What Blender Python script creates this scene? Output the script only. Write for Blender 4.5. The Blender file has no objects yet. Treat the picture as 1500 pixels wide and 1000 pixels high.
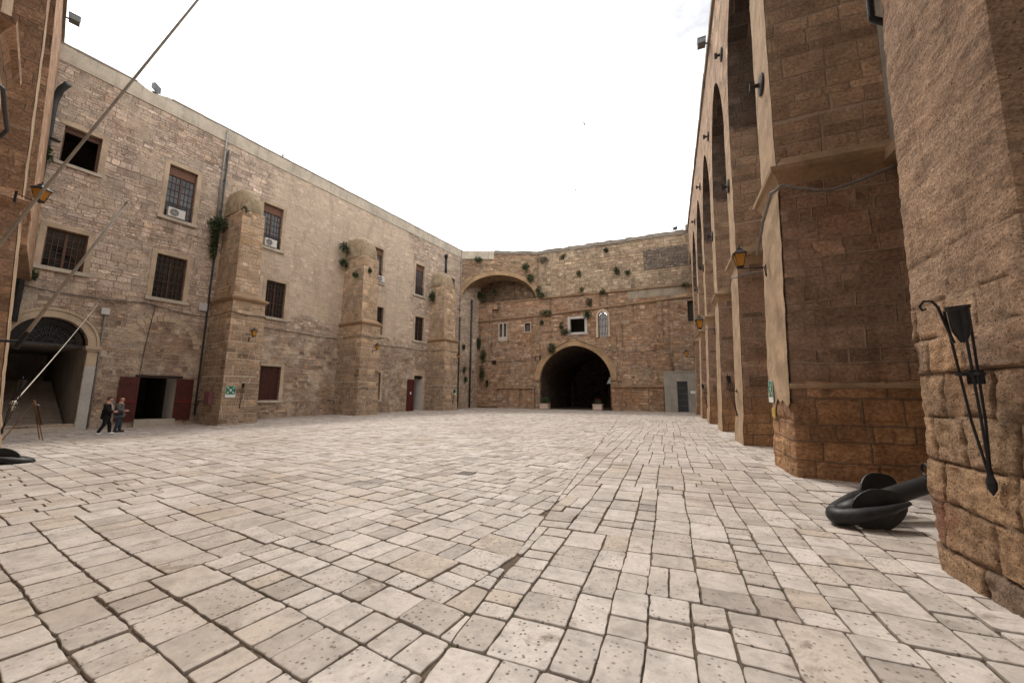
import bpy, bmesh, math, random
from mathutils import Vector, Matrix, noise
from mathutils.geometry import tessellate_polygon
R = random.Random(7)
S = bpy.context.scene
COL = S.collection
rad = math.radians

# ------------------------------------------------------------------ camera
FPX, CX, CY, EYE = 560.0, 750.0, 500.0, 1.65
ya, pi_, ro = rad(22.9), rad(8.13), rad(0.5)
FWD = Vector((-math.sin(ya)*math.cos(pi_), math.cos(ya)*math.cos(pi_), math.sin(pi_)))
RG = Vector((math.cos(ya), math.sin(ya), 0)); UPV = RG.cross(FWD)
CR = RG*math.cos(ro)+UPV*math.sin(ro); CU = -RG*math.sin(ro)+UPV*math.cos(ro)
CAMP = Vector((0, 0, EYE))
cd = bpy.data.cameras.new('camera'); cam = bpy.data.objects.new('camera', cd); COL.objects.link(cam)
cd.sensor_width = 36; cd.lens = FPX/1500*36; cd.clip_end = 2000; cd.clip_start = .05
cam.matrix_world = Matrix(((CR.x, CU.x, -FWD.x, 0), (CR.y, CU.y, -FWD.y, 0), (CR.z, CU.z, -FWD.z, EYE), (0, 0, 0, 1)))
S.camera = cam
def ray(x, y): return CR*((x-CX)/FPX) - CU*((y-CY)/FPX) + FWD
def hit(x, y, p0, n):                      # where the sight line of a measured point meets a real plane
    r = ray(x, y); return CAMP + r*((p0-CAMP).dot(n)/r.dot(n))

# ------------------------------------------------------------------ frames
class Fr:
    def __init__(s, o, u, n, lean=0): s.o = Vector(o); s.u = Vector(u).normalized(); s.n = Vector(n).normalized(); s.lean = lean
    def p(s, a, d, z): 
        q = s.o + s.u*a + s.n*(d-s.lean*z); return Vector((q.x, q.y, z))
    def px(s, x, y, d=0):
        P = hit(x, y, s.o+s.n*d, s.n); return ((P-s.o).dot(s.u), P.z)
a_ = rad(8.2)
FA = Fr((-24.49, 41.2, 0), (math.sin(a_), math.cos(a_), 0), (math.cos(a_), -math.sin(a_), 0))
BK = Fr((0, 45, 0), (1, 0, 0), (0, -1, 0))
RT = Fr((2.528, 0, 0), (-.0135, 1, 0), (-1, -.0135, 0), .018)
a_ = rad(73.3); nn = Vector((math.cos(a_), math.sin(a_), 0))
NR = Fr(-nn*.78, (-math.sin(a_), math.cos(a_), 0), nn, .04)
DG = Fr(FA.o, (.921, .389, 0), (.389, -.921, 0))
def sm(a, b, x): t = max(0, min(1, (x-a)/(b-a))); return t*t*(3-2*t)
def gz(x, y): return -.32*sm(12, 27, -x)*sm(26, 10, y) + .14*sm(30, 46, y)

# ------------------------------------------------------------------ objects
def tag(o, label=None, cat=None, group=None, kind=None):
    for k, v in (('label', label), ('category', cat), ('group', group), ('kind', kind)):
        if v: o[k] = v
    return o
def empty(name, loc, label, cat, group=None):
    o = bpy.data.objects.new(name, None); COL.objects.link(o); o.location = loc; o.empty_display_size = .3
    return tag(o, label, cat, group)
class MB:
    def __init__(s): s.v = []; s.f = []; s.c = None
    def vs(s, L): n = len(s.v); s.v += [Vector(q) for q in L]; return list(range(n, len(s.v)))
    def face(s, L): s.f.append(s.vs(L))
    def quad(s, a, b, c, d): s.face([a, b, c, d])
    def poly(s, rings):
        tr = tessellate_polygon(rings); i = s.vs([q for r in rings for q in r])
        for t in tr: s.f.append([i[k] for k in t])
    def box(s, c, x, y, z, bev=0):          # centre and three half vectors
        c = Vector(c)
        q = s.vs([c+x*i+y*j+z*k for i in (-1, 1) for j in (-1, 1) for k in (-1, 1)])
        for f in ((0, 1, 3, 2), (4, 6, 7, 5), (0, 4, 5, 1), (2, 3, 7, 6), (0, 2, 6, 4), (1, 5, 7, 3)): s.f.append([q[k] for k in f])
    def fbox(s, F, s0, s1, d0, d1, z0, z1):
        q = s.vs([F.p(a, d, z) for a in (s0, s1) for d in (d0, d1) for z in (z0, z1)])
        for f in ((0, 1, 3, 2), (4, 6, 7, 5), (0, 4, 5, 1), (2, 3, 7, 6), (0, 2, 6, 4), (1, 5, 7, 3)): s.f.append([q[k] for k in f])
    def rings(s, L, close=True, cap=True):
        I = [s.vs(r) for r in L]; n = len(I[0])
        for a, b in zip(I, I[1:]):
            for k in range(n if close else n-1): s.f.append([a[k], a[(k+1) % n], b[(k+1) % n], b[k]])
        if cap and close: s.f.append(I[0][::-1]); s.f.append(I[-1])
    def tube(s, pts, r, n=8, cap=True):
        pts = [Vector(p) for p in pts]; L = []; rr = r if isinstance(r, (list, tuple)) else [r]*len(pts)
        up = None
        for i, p in enumerate(pts):
            t = (pts[min(i+1, len(pts)-1)]-pts[max(i-1, 0)]).normalized()
            if up is None: up = Vector((0, 0, 1)) if abs(t.z) < .9 else Vector((1, 0, 0))
            x = t.cross(up).normalized(); y = x.cross(t); up = y
            L.append([p+(x*math.cos(2*math.pi*k/n)+y*math.sin(2*math.pi*k/n))*rr[i] for k in range(n)])
        s.rings(L, cap=cap)
    def lathe(s, base, prof, n=16, ax=Vector((0, 0, 1))):
        base = Vector(base); x = ax.orthogonal().normalized(); y = ax.cross(x)
        s.rings([[base+ax*h+(x*math.cos(2*math.pi*k/n)+y*math.sin(2*math.pi*k/n))*r for k in range(n)] for r, h in prof])
    def build(s, name, mat, parent=None, smooth=False, uv=True, attr=None):
        me = bpy.data.meshes.new(name); me.from_pydata([tuple(q) for q in s.v], [], s.f); me.update()
        if uv:
            L = me.uv_layers.new(name='UVMap').data
            for p in me.polygons:
                nrm = p.normal
                if abs(nrm.z) > .72: tx, ty = Vector((1, 0, 0)), Vector((0, 1, 0))
                else:
                    tx = Vector((nrm.y, -nrm.x, 0)).normalized(); ty = Vector((0, 0, 1))
                    if abs(tx.x) > abs(tx.y) and tx.x < 0 or abs(tx.y) >= abs(tx.x) and tx.y < 0: tx = -tx
                for li in p.loop_indices:
                    co = me.vertices[me.loops[li].vertex_index].co; L[li].uv = (co.dot(tx), co.dot(ty))
        if attr:
            A = me.color_attributes.new(attr[0], 'FLOAT_COLOR', attr[1]); A.data.foreach_set('color', attr[2])
        if smooth: me.polygons.foreach_set('use_smooth', [True]*len(me.polygons))
        o = bpy.data.objects.new(name, me); COL.objects.link(o)
        if mat: me.materials.append(mat)
        if parent:
            o.parent = parent; o.matrix_parent_inverse = world_of(parent).inverted()
        return o
def world_of(o):
    m = o.matrix_basis.copy()
    return (world_of(o.parent) @ o.matrix_parent_inverse @ m) if o.parent else m
def copy_tree(o, mat, parent=None):
    c = o.copy(); COL.objects.link(c)
    if parent: c.parent = parent
    else: c.matrix_world = mat; c.matrix_basis = mat
    for ch in list(o.children): copy_tree(ch, None, c)
    return c

# ------------------------------------------------------------------ materials
class NT:
    def __init__(s, name):
        s.m = bpy.data.materials.new(name); s.m.use_nodes = True; s.t = s.m.node_tree; s.t.nodes.clear()
        s.out = s.t.nodes.new('ShaderNodeOutputMaterial'); s.b = s.t.nodes.new('ShaderNodeBsdfPrincipled')
        s.t.links.new(s.b.outputs[0], s.out.inputs[0]); s.b.inputs['Specular IOR Level'].default_value = .25
    def set(s, sock, v):
        if hasattr(v, 'is_output'): s.t.links.new(v, sock)
        elif isinstance(v, (tuple, list)) and len(v) == 3 and sock.type == 'RGBA': sock.default_value = (*v, 1)
        else: sock.default_value = v
    def n(s, ty, ins=None, **at):
        q = s.t.nodes.new('ShaderNode'+ty)
        for k, v in at.items(): setattr(q, k, v)
        for k, v in (ins or {}).items(): s.set(q.inputs[k], v)
        return q
    def noise(s, vec, sc, det=4, rough=.55, dist=0): return s.n('TexNoise', {'Vector': vec, 'Scale': sc, 'Detail': det, 'Roughness': rough, 'Distortion': dist})
    def math(s, op, a, b=0, c=0): return s.n('Math', {0: a, 1: b, 2: c}, operation=op).outputs[0]
    def vmath(s, op, a, b=(0, 0, 0), sc=None):
        q = s.n('VectorMath', {0: a, 1: b}, operation=op)
        if sc is not None: s.set(q.inputs['Scale'], sc)
        return q.outputs[0]
    def ramp(s, f, pts, interp='LINEAR'):
        q = s.n('ValToRGB', {0: f}); cr = q.color_ramp; cr.interpolation = interp
        while len(cr.elements) < len(pts): cr.elements.new(.5)
        for e, (p, c) in zip(cr.elements, pts): e.position = p; e.color = (*c, 1) if len(c) == 3 else c
        return q.outputs[0]
    def step(s, f, lo, hi, a=0, b=1): return s.n('MapRange', {0: f, 1: lo, 2: hi, 3: a, 4: b}, interpolation_type='SMOOTHSTEP').outputs[0]
    def mix(s, f, a, b, mode='MIX'):
        q = s.n('Mix', data_type='RGBA', blend_type=mode); s.set(q.inputs[0], f); s.set(q.inputs[6], a); s.set(q.inputs[7], b); return q.outputs[2]
    def mul(s, c, f): 
        q = s.n('VectorMath', {0: c}, operation='SCALE'); s.set(q.inputs['Scale'], f); return q.outputs[0]
    def bump(s, h, st=.6, dist=.03): s.set(s.b.inputs['Normal'], s.n('Bump', {'Height': h, 'Strength': st, 'Distance': dist}).outputs[0])
    def fin(s, col, rough=.9): s.set(s.b.inputs['Base Color'], col); s.set(s.b.inputs['Roughness'], rough); return s.m
def g(v): return (v, v, v)

def masonry(name, bw, rh, cols, mortar, ms=.012, warp=.1, seed=0, small=.45, bump=.7, grey=.25, low=None, stain=.5, rough_w=.02, joint=1., tint=1., orange=0., smooth=None, wash=0., sat=.98):
    def st_(c, k=sat): l_ = .3*c[0]+.6*c[1]+.1*c[2]; return tuple(max(.01, l_+(x-l_)*k)*q for x, q in zip(c, (1.0, .985, 1.0)))
    cols = [st_(c) for c in cols]; mortar = st_(mortar)
    if low: low = (low[0], low[1], [st_(c) for c in low[2]], st_(low[3]))
    T = NT(name); uv0 = T.n('UVMap', uv_map='UVMap').outputs[0]
    uv = T.vmath('ADD', uv0, (seed*13.7, seed*3.1, 0))
    w1 = T.vmath('SUBTRACT', T.noise(uv, .45, 3).outputs[1], (.5, .5, .5))
    w2 = T.vmath('SUBTRACT', T.noise(uv, 3.5, 3).outputs[1], (.5, .5, .5))
    v = T.vmath('ADD', uv, T.vmath('ADD', T.vmath('SCALE', w1, sc=warp*4), T.vmath('SCALE', w2, sc=rough_w*3)))
    def brick(k, off):
        q = T.n('SeparateXYZ', {0: v}); u_, v_ = q.outputs[0], T.math('DIVIDE', q.outputs[1], rh*k)
        v2 = T.math('ADD', v_, T.math('MULTIPLY', T.n('TexNoise', {'W': T.math('ADD', v_, seed*7.3+k*31), 'Scale': .45, 'Detail': 1}, noise_dimensions='1D').outputs[0], 1.5))
        row = T.math('FLOOR', v2); fv = T.math('FRACT', v2)
        wn = T.n('TexWhiteNoise', {'W': T.math('ADD', row, seed*17.1+off)}, noise_dimensions='1D'); wc = T.n('SeparateColor', {0: wn.outputs[1]}).outputs
        wr = T.math('MULTIPLY_ADD', wc[0], bw*k*.8, bw*k*.65)
        u2 = T.math('ADD', T.math('DIVIDE', u_, wr), T.math('MULTIPLY', wc[1], 50))
        u2 = T.math('ADD', u2, T.math('MULTIPLY', T.n('TexNoise', {'W': T.math('MULTIPLY_ADD', row, 13.7, u2), 'Scale': .7, 'Detail': 0}, noise_dimensions='1D').outputs[0], .9))
        idx = T.math('FLOOR', u2); fu = T.math('FRACT', u2)
        h_ = T.n('TexWhiteNoise', {'Vector': T.n('CombineXYZ', {0: row, 1: idx, 2: seed+off}).outputs[0]}, noise_dimensions='3D')
        du = T.math('MULTIPLY', T.math('MINIMUM', fu, T.math('SUBTRACT', 1, fu)), wr); dv = T.math('MULTIPLY', T.math('MINIMUM', fv, T.math('SUBTRACT', 1, fv)), rh*k)
        e = T.math('MINIMUM', du, dv); e = T.math('ADD', e, T.math('MULTIPLY', T.math('SUBTRACT', wob, .5), .03))
        return h_.outputs[1], T.step(e, ms*1.7*(.8 if k < .9 else 1), ms*.5)
    wob = T.noise(uv, 9, 3, .6).outputs[0]
    c1, f1 = brick(1, .43); c2, f2 = brick(.58, .5)
    mk = T.step(T.noise(uv, .33, 4, .6).outputs[0], .58-.25*small, .62-.25*small)
    rnc = T.mix(mk, c1, c2); rs3 = T.n('SeparateColor', {0: rnc}).outputs; rnd = rs3[0]; mf = T.n('Mix', {0: mk, 2: f1, 3: f2}).outputs[0]
    k = len(cols); stone = T.ramp(rnd, [((i+.5)/k, c) for i, c in enumerate(cols)])
    big = T.noise(uv, .22, 5, .6, .5).outputs[0]
    stone = T.mix(T.math('MULTIPLY', T.step(big, .45, .68), grey*2), stone, (.27, .215, .165))
    if low:                                   # darker weathered rubble near the ground, pale ashlar above
        zz = T.n('SeparateXYZ', {0: uv0}).outputs[1]
        zz = T.math('ADD', zz, T.math('MULTIPLY', T.math('SUBTRACT', T.noise(uv, .35, 4).outputs[0], .5), 5))
        lw = T.step(zz, low[1], low[0]); lst = T.ramp(rnd, [((i+.5)/len(low[2]), c) for i, c in enumerate(low[2])])
        stone = T.mix(lw, stone, lst)
        mortar_c = T.mix(lw, mortar, low[3])
    else: mortar_c = mortar
    mid = T.noise(uv, 1.7, 7, .65).outputs[0]; fine = T.noise(uv, 14, 9, .7).outputs[0]
    shade = T.math('MULTIPLY', T.step(mid, .25, .75, .70, 1.26), T.step(fine, .3, .7, .62, 1.34))
    shade = T.math('MULTIPLY', shade, T.ramp(rs3[2], [(0, g(.62)), (.12, g(.86)), (.5, g(1.0)), (.88, g(1.1)), (.97, g(1.42))]))
    if orange:
        ob = T.noise(uv, .31, 6, .65, .6).outputs[0]; stone = T.mix(T.math('MULTIPLY', T.step(ob, .48, .66), orange), stone, T.mix(T.step(mid, .35, .65), (.33, .145, .05), (.19, .095, .045)))
    if wash:
        wn_ = T.math('ADD', T.noise(uv, .55, 7, .68, .4).outputs[0], T.math('MULTIPLY', T.math('SUBTRACT', rs3[1], .5), .10)); wm = T.step(wn_, .47, .60)
        wcol = T.mix(T.step(T.noise(uv, .9, 6, .65).outputs[0], .38, .62), (.43, .355, .285), (.62, .49, .365))
        stone = T.mix(T.math('MULTIPLY', wm, wash), stone, wcol); mf = T.math('MULTIPLY', mf, T.math('MULTIPLY_ADD', wm, -.75, 1))
        shade = T.math('MULTIPLY_ADD', T.math('SUBTRACT', shade, 1), T.math('MULTIPLY_ADD', wm, -.45, 1), 1)
    if smooth:
        sx = T.n('SeparateXYZ', {0: uv0}).outputs; wv_ = T.math('MULTIPLY', T.math('SUBTRACT', T.noise(uv, .3, 5, .6).outputs[0], .5), 7)
        sx0, sx1 = T.math('ADD', sx[0], wv_), T.math('ADD', sx[1], T.math('MULTIPLY', wv_, .5))
        smm = T.math('MULTIPLY', T.math('MULTIPLY', T.step(sx0, smooth[0]-.6, smooth[0]+.6), T.step(sx0, smooth[1]+.6, smooth[1]-.6)), T.step(sx1, smooth[2]-.5, smooth[2]+.5))
        stone = T.mix(T.math('MULTIPLY', smm, .75), stone, (.60, .485, .37)); mf = T.math('MULTIPLY', mf, T.math('MULTIPLY_ADD', smm, -.72, 1))
        shade = T.math('MULTIPLY_ADD', T.math('SUBTRACT', shade, 1), T.math('MULTIPLY_ADD', smm, -.55, 1), 1)
    joints = T.math('MULTIPLY', mf, T.step(T.noise(uv, 1.1, 4).outputs[0], .3, .6, .35, 1))
    col = T.mix(T.math('MULTIPLY', joints, joint), T.mul(stone, shade), mortar_c)
    sv = T.vmath('MULTIPLY', uv, (1.3, .16, 1)); sn = T.noise(sv, 1, 6, .6).outputs[0]
    col = T.mix(T.math('MULTIPLY', T.step(sn, .52, .72), stain), col, T.mul(col, .5))
    col = T.mix(T.math('MULTIPLY', T.step(T.noise(uv, 5, 6, .7).outputs[0], .62, .75), .45), col, T.mul(col, .55))
    if tint != 1: col = T.mul(col, tint)
    h = T.math('ADD', T.math('MULTIPLY', mf, -.55), T.math('ADD', T.math('MULTIPLY', fine, .55), T.math('ADD', T.math('MULTIPLY', mid, .6), T.math('MULTIPLY', rs3[1], .35))))
    h = T.math('ADD', h, T.math('MULTIPLY', T.noise(uv, 6, 6, .68).outputs[0], .8)); T.bump(h, min(1, bump*1.25), .075); return T.fin(col, .95)
def desat(c, k=.80, g_=1.0): l_ = .3*c[0]+.6*c[1]+.1*c[2]; return tuple((l_+(x-l_)*k)*g_ for x in c)
PALE = [desat(c, .86, 1.07) for c in ((.58, .44, .325), (.51, .385, .285), (.61, .48, .365), (.54, .385, .255), (.50, .395, .31), (.59, .46, .345))]
WARM = [desat(c, .86) for c in ((.43, .255, .135), (.35, .20, .105), (.46, .30, .17), (.31, .185, .105), (.44, .31, .205))]
LOWR = [desat(c, .86, 1.12) for c in ((.34, .235, .155), (.275, .19, .13), (.39, .265, .165), (.31, .235, .18), (.42, .275, .16))]
PIER = [(.41, .235, .135), (.35, .20, .115), (.45, .27, .165), (.33, .19, .115), (.39, .22, .13)]
M = {}
M['facade'] = masonry('facade_stone', .62, .31, PALE, (.34, .265, .19), .015, .09, 1, .5, .8, .16, (5.2, 8.2, LOWR, (.53, .425, .325)), .42, .02, 1., 1., .2, (13.3, 28.5, 7.6), .85)
M['back_low'] = masonry('warm_stone', .66, .33, WARM, (.25, .17, .11), .010, .06, 2, .35, .8, .16, None, 1., .02, .7, 1.05, .42)
M['back_up'] = masonry('pale_rear_stone', .60, .34, [(.46, .36, .24), (.40, .30, .2), (.5, .4, .28), (.37, .27, .17)], (.19, .135, .09), .017, .07, 3, .3, .9, .2, None, .6, .02, .85, 1., .22)
M['rubble'] = masonry('dark_rubble', .5, .24, [(.26, .21, .16), (.18, .15, .12), (.32, .26, .2), (.23, .19, .15)], (.08, .065, .05), .02, .1, 4, .6, 1., .3, None, .5, .03)
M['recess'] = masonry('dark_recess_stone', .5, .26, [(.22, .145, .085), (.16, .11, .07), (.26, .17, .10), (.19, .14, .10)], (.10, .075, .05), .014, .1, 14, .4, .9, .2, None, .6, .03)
M['arch_wall'] = masonry('orange_weathered_stone', .5, .24, [(.44, .31, .19), (.36, .23, .13), (.5, .38, .25), (.3, .2, .13)], (.25, .18, .12), .012, .12, 5, .6, .9, .25, None, .5, .03, .9, 1., .45)
M['butt'] = masonry('buttress_stone', .66, .36, [(.55, .39, .245), (.47, .33, .205), (.59, .44, .30), (.50, .33, .18)], (.52, .41, .30), .028, .05, 6, .2, .8, .22, (4.2, 7.2, [(.37, .265, .175), (.30, .22, .15), (.43, .30, .185), (.34, .24, .16)], (.54, .44, .335)), .55)
M['pier'] = masonry('pier_stone', .72, .40, [desat(c) for c in PIER], (.40, .30, .21), .014, .05, 7, .15, 1., .2, (1.2, 3.2, [(.43, .235, .115), (.33, .185, .10), (.46, .265, .13)], (.25, .17, .11)), .7, .02, 1., 1., .3)
M['upper'] = masonry('arcade_ashlar', .74, .38, [desat(c, .84) for c in ((.42, .265, .15), (.36, .225, .125), (.46, .30, .175), (.39, .25, .145))], (.42, .32, .235), .013, .03, 8, .0, .7, .12, None, .35, .015)
M['soffit'] = masonry('shaded_arch_stone', .74, .38, [(.11, .08, .06), (.085, .065, .05), (.13, .09, .065)], (.16, .12, .09), .013, .03, 8, .0, .7, .12, (12.3, 12.9, [desat(c, .84) for c in ((.42, .265, .15), (.36, .225, .125), (.46, .30, .175), (.39, .25, .145))], (.42, .32, .235)), .35, .015)  # shade of the arch heads painted dark above, plain ashlar below
M['nearw'] = masonry('near_ashlar', .7, .36, [(.42, .25, .145), (.35, .205, .12), (.46, .285, .17), (.385, .23, .14)], (.40, .29, .19), .013, .04, 9, .1, .9, .15, None, .5, .02)
M['shaded'] = masonry('shaded_stone', .5, .28, [(.115, .085, .065), (.09, .07, .055), (.14, .10, .07)], (.035, .03, .026), .012, .05, 10, .2, .6, .1)  # dark tone puts the shade of passage and recesses into the stone
M['vault'] = masonry('passage_stone', .5, .28, [(.34, .18, .10), (.27, .15, .085), (.38, .22, .12)], (.09, .065, .045), .012, .05, 11, .2, .6, .1)

def plaster(name, c, var=.25, stain=.4, sc=1., bump=.35, vert=True):
    T = NT(name); uv = T.n('UVMap', uv_map='UVMap').outputs[0]
    a = T.noise(uv, .8*sc, 6, .6).outputs[0]; b = T.noise(uv, 12*sc, 8, .7).outputs[0]
    col = T.mul(c, 1) if False else c
    col = T.mix(T.step(a, .3, .7), tuple(x*(1-var) for x in c), tuple(min(.9, x*(1+var*.6)) for x in c))
    col = T.mul(col, T.step(b, .25, .75, .82, 1.12))
    sv = T.vmath('MULTIPLY', uv, (2.2, .25 if vert else 2.2, 1)); sn = T.noise(sv, 1.2, 6, .65).outputs[0]
    col = T.mix(T.math('MULTIPLY', T.step(sn, .5, .7), stain), col, tuple(x*.42 for x in c))
    T.bump(T.math('ADD', a, T.math('MULTIPLY', b, .6)), bump, .03); return T.fin(col, .92)
M['trim'] = plaster('trim_stone', (.50, .39, .28), .25, .3)
M['sill'] = plaster('sill_stone', (.50, .44, .36), .2, .4)
M['parapet'] = plaster('parapet_plaster', (.52, .46, .37), .2, .6)
M['coping'] = plaster('grey_coping', (.27, .235, .195), .3, .5)
M['dome'] = plaster('lichen_cap', (.36, .28, .185), .35, .5, 2, .5, False)
M['cement'] = plaster('grey_cement', (.34, .31, .265), .18, .35)
M['band'] = plaster('grey_patch', (.36, .305, .23), .25, .55)
M['white'] = plaster('white_plaster', (.62, .60, .56), .12, .2)
M['bay'] = plaster('grey_bay_render', (.36, .32, .275), .2, .4)
M['ledge'] = plaster('ledge_stone', (.33, .22, .135), .3, .5)
M['front'] = plaster('lit_tooled_pier_face', (.42, .295, .187), .3, .35, 2.0, 1.1)  # paler than the pier flanks: courtyard light painted into tooled stone
M['planter'] = plaster('planter_stone', (.55, .44, .36), .12, .15)
M['ring'] = plaster('arch_voussoir', (.40, .27, .155), .3, .4)
M['white_old'] = plaster('peeling_white', (.50, .475, .44), .18, .3)

def simple(name, c, rough=.5, metal=0, var=.25, sc=6, bump=.0, spec=.4):
    T = NT(name); oc = T.n('TexCoord').outputs['Object']; a = T.noise(oc, sc, 6, .6).outputs[0]
    col = T.mix(T.step(a, .3, .7), tuple(x*(1-var) for x in c), tuple(min(1, x*(1+var)) for x in c))
    T.b.inputs['Metallic'].default_value = metal; T.b.inputs['Specular IOR Level'].default_value = spec
    if bump: T.bump(T.noise(oc, sc*6, 5).outputs[0], bump, .01)
    return T.fin(col, T.step(a, .3, .7, max(.03, rough-.1), min(1, rough+.1)))
M['iron'] = simple('black_iron', (.012, .012, .013), .5, .2, .3, 9, .3)
M['anchor'] = simple('black_paint', (.013, .012, .012), .52, 0, .5, 5, .5, .4)
M['rust'] = simple('rusted_iron', (.035, .024, .02), .7, .2, .4, 8, .3)
M['pipe'] = simple('dark_pipe', (.045, .05, .052), .55, .1)
M['pipe_g'] = simple('grey_pipe', (.20, .185, .165), .6, .1)
M['pipe_b'] = simple('brown_pipe', (.10, .075, .06), .6)
M['wood'] = simple('brown_wood', (.10, .048, .026), .6, 0, .3, 7)
M['wood2'] = simple('tan_wood', (.24, .14, .08), .6, 0, .3, 7)
M['red'] = simple('red_brown_paint', (.075, .014, .009), .55, 0, .3, 5, .15)
M['redl'] = simple('red_bar_paint', (.16, .016, .010), .5, 0, .2)
M['beam'] = simple('dark_beam', (.03, .014, .01), .7)
M['blind'] = simple('brown_roller_box', (.16, .075, .042), .6, 0, .2, 4)
M['glass'] = simple('dark_window_glass', (.012, .014, .016), .12, 0, .4, 1.2, 0, .6)
M['glass_b'] = simple('pale_window_glass', (.085, .095, .105), .15, 0, .4, 1.2, 0, .6)
M['ac'] = simple('ac_casing', (.60, .58, .54), .5, 0, .08)
M['grille'] = simple('fan_grille', (.07, .07, .07), .6)
M['boxg'] = simple('grey_box', (.50, .49, .47), .5, 0, .1)
M['hyd'] = simple('faded_red_cabinet', (.20, .085, .085), .5, 0, .2)
M['pole'] = simple('weathered_pole', (.30, .265, .22), .6, 0, .2)
M['rope'] = simple('pale_rope', (.50, .45, .37), .8, 0, .2, 30, .4)
M['green'] = simple('sign_green', (.02, .16, .09), .45, 0, .1)
M['signw'] = simple('sign_white', (.68, .70, .68), .45, 0, .06)
M['signr'] = simple('sign_red', (.42, .10, .11), .45, 0, .1)
M['signy'] = simple('sign_yellow', (.45, .30, .06), .6, 0, .2)
M['blue'] = simple('sign_blue', (.10, .10, .30), .5)
M['gate'] = simple('grey_gate', (.12, .135, .14), .5, .2)
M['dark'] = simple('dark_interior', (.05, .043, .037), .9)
M['lampm'] = simple('lantern_metal', (.018, .017, .016), .5, .3)
M['floodm'] = simple('floodlight_case', (.14, .145, .145), .5, .3)
M['skin'] = simple('skin', (.46, .25, .17), .55, 0, .08)
M['suit'] = simple('black_suit', (.006, .006, .0075), .85, 0, .2, 20)
M['shirt'] = simple('white_shirt', (.68, .68, .68), .8, 0, .05)
M['jumper'] = simple('grey_jumper', (.105, .10, .10), .9, 0, .35, 25, .3)
M['jeans'] = simple('blue_jeans', (.03, .045, .07), .85, 0, .3, 12)
M['hair'] = simple('dark_hair', (.02, .017, .015), .7)
M['shoe_w'] = simple('white_shoe', (.62, .62, .61), .6, 0, .05)
M['shoe'] = simple('dark_shoe', (.02, .016, .014), .5)
M['soil'] = simple('soil', (.05, .035, .025), .95)
M['flower'] = simple('red_flower', (.32, .05, .05), .7)
def amber():
    T = NT('amber_glass'); oc = T.n('TexCoord').outputs['Object']; a = T.noise(oc, 5, 4).outputs[0]
    T.b.inputs['Transmission Weight'].default_value = .25
    return T.fin(T.mix(a, (.50, .20, .02), (.62, .30, .045)), .35)
M['amber'] = amber()
def leafmat(name, c):
    T = NT(name); r = T.n('NewGeometry').outputs['Random Per Island']
    T.b.inputs['Subsurface Weight'].default_value = 0
    return T.fin(T.ramp(r, [(0, tuple(x*.5 for x in c)), (.6, c), (1, (c[0]*1.9, c[1]*1.6, c[2]*1.5))]), .6)
M['leaf'] = leafmat('dark_leaves', (.038, .066, .024)); M['leaf2'] = leafmat('dry_wall_leaves', (.055, .065, .028))

def paving_mat():
    T = NT('paving_stone'); A = T.n('Attribute', attribute_name='st').outputs['Color']
    q = T.n('SeparateColor', {0: A}); tone, rn, kind = q.outputs[0], q.outputs[1], q.outputs[2]
    oc = T.n('TexCoord').outputs['Object']; off = T.vmath('ADD', oc, T.vmath('SCALE', A, sc=37.))
    col = T.ramp(tone, [(0, (.35, .30, .265)), (.18, (.44, .385, .34)), (.5, (.54, .475, .425)), (.8, (.61, .545, .495)), (1, (.50, .42, .35))])
    m1 = T.noise(off, 2.2, 8, .68, .6).outputs[0]; m2 = T.noise(off, 11, 8, .72).outputs[0]; f = T.noise(off, 60, 5, .7).outputs[0]
    col = T.mul(col, T.math('MULTIPLY', T.step(m1, .25, .72, .60, 1.12), T.step(m2, .25, .75, .74, 1.12)))
    col = T.mix(T.math('MULTIPLY', T.step(m1, .55, .69), T.step(rn, .15, .6, .2, .9)), col, (.20, .16, .128))
    col = T.mix(T.math('MULTIPLY', T.step(m2, .54, .70), .7), col, (.30, .255, .20))
    vo = T.n('TexVoronoi', {'Vector': T.vmath('MULTIPLY', off, (1, 1, .05)), 'Scale': 18.5, 'Randomness': .8}).outputs['Distance']
    vo = T.math('ADD', vo, T.math('MULTIPLY', T.math('SUBTRACT', f, .5), .16))
    pit = T.math('MULTIPLY', T.step(vo, .24, .10), T.step(kind, .05, .25))
    vo2 = T.n('TexVoronoi', {'Vector': T.vmath('MULTIPLY', off, (1, 1, .05)), 'Scale': 42, 'Randomness': 1}).outputs['Distance']
    pit2 = T.math('MULTIPLY', T.step(vo2, .22, .1), T.math('MULTIPLY', T.step(m2, .52, .62), T.step(kind, .55, .8)))
    pp = T.math('MAXIMUM', pit, pit2)
    col = T.mix(T.math('MULTIPLY', pp, T.step(rn, 0, 1, .5, .9)), col, (.10, .078, .062))
    dirt = T.noise(oc, .16, 6, .62, .4).outputs[0]; d2 = T.noise(oc, .7, 6, .65).outputs[0]
    col = T.mix(T.math('MULTIPLY', T.step(dirt, .45, .64), T.step(d2, .3, .62, .2, .8)), col, T.mix(.55, col, (.27, .20, .135)))
    h = T.math('ADD', T.math('MULTIPLY', pp, -.7), T.math('ADD', T.math('MULTIPLY', m2, .9), T.math('MULTIPLY', f, .25)))
    T.bump(h, .55, .018); T.b.inputs['Specular IOR Level'].default_value = .35
    return T.fin(col, T.step(m1, .3, .7, .55, .78))
M['paving'] = paving_mat()
def joint_mat():
    T = NT('joint_dirt'); oc = T.n('TexCoord').outputs['Object']; a = T.noise(oc, 1.3, 6, .6).outputs[0]; b = T.noise(oc, 30, 6, .7).outputs[0]
    col = T.mix(T.step(a, .52, .66), (.135, .10, .072), (.075, .075, .04)); col = T.mul(col, T.step(b, .2, .8, .5, 1.3))
    T.bump(b, .8, .02); return T.fin(col, .97)
M['joint'] = joint_mat()

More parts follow.
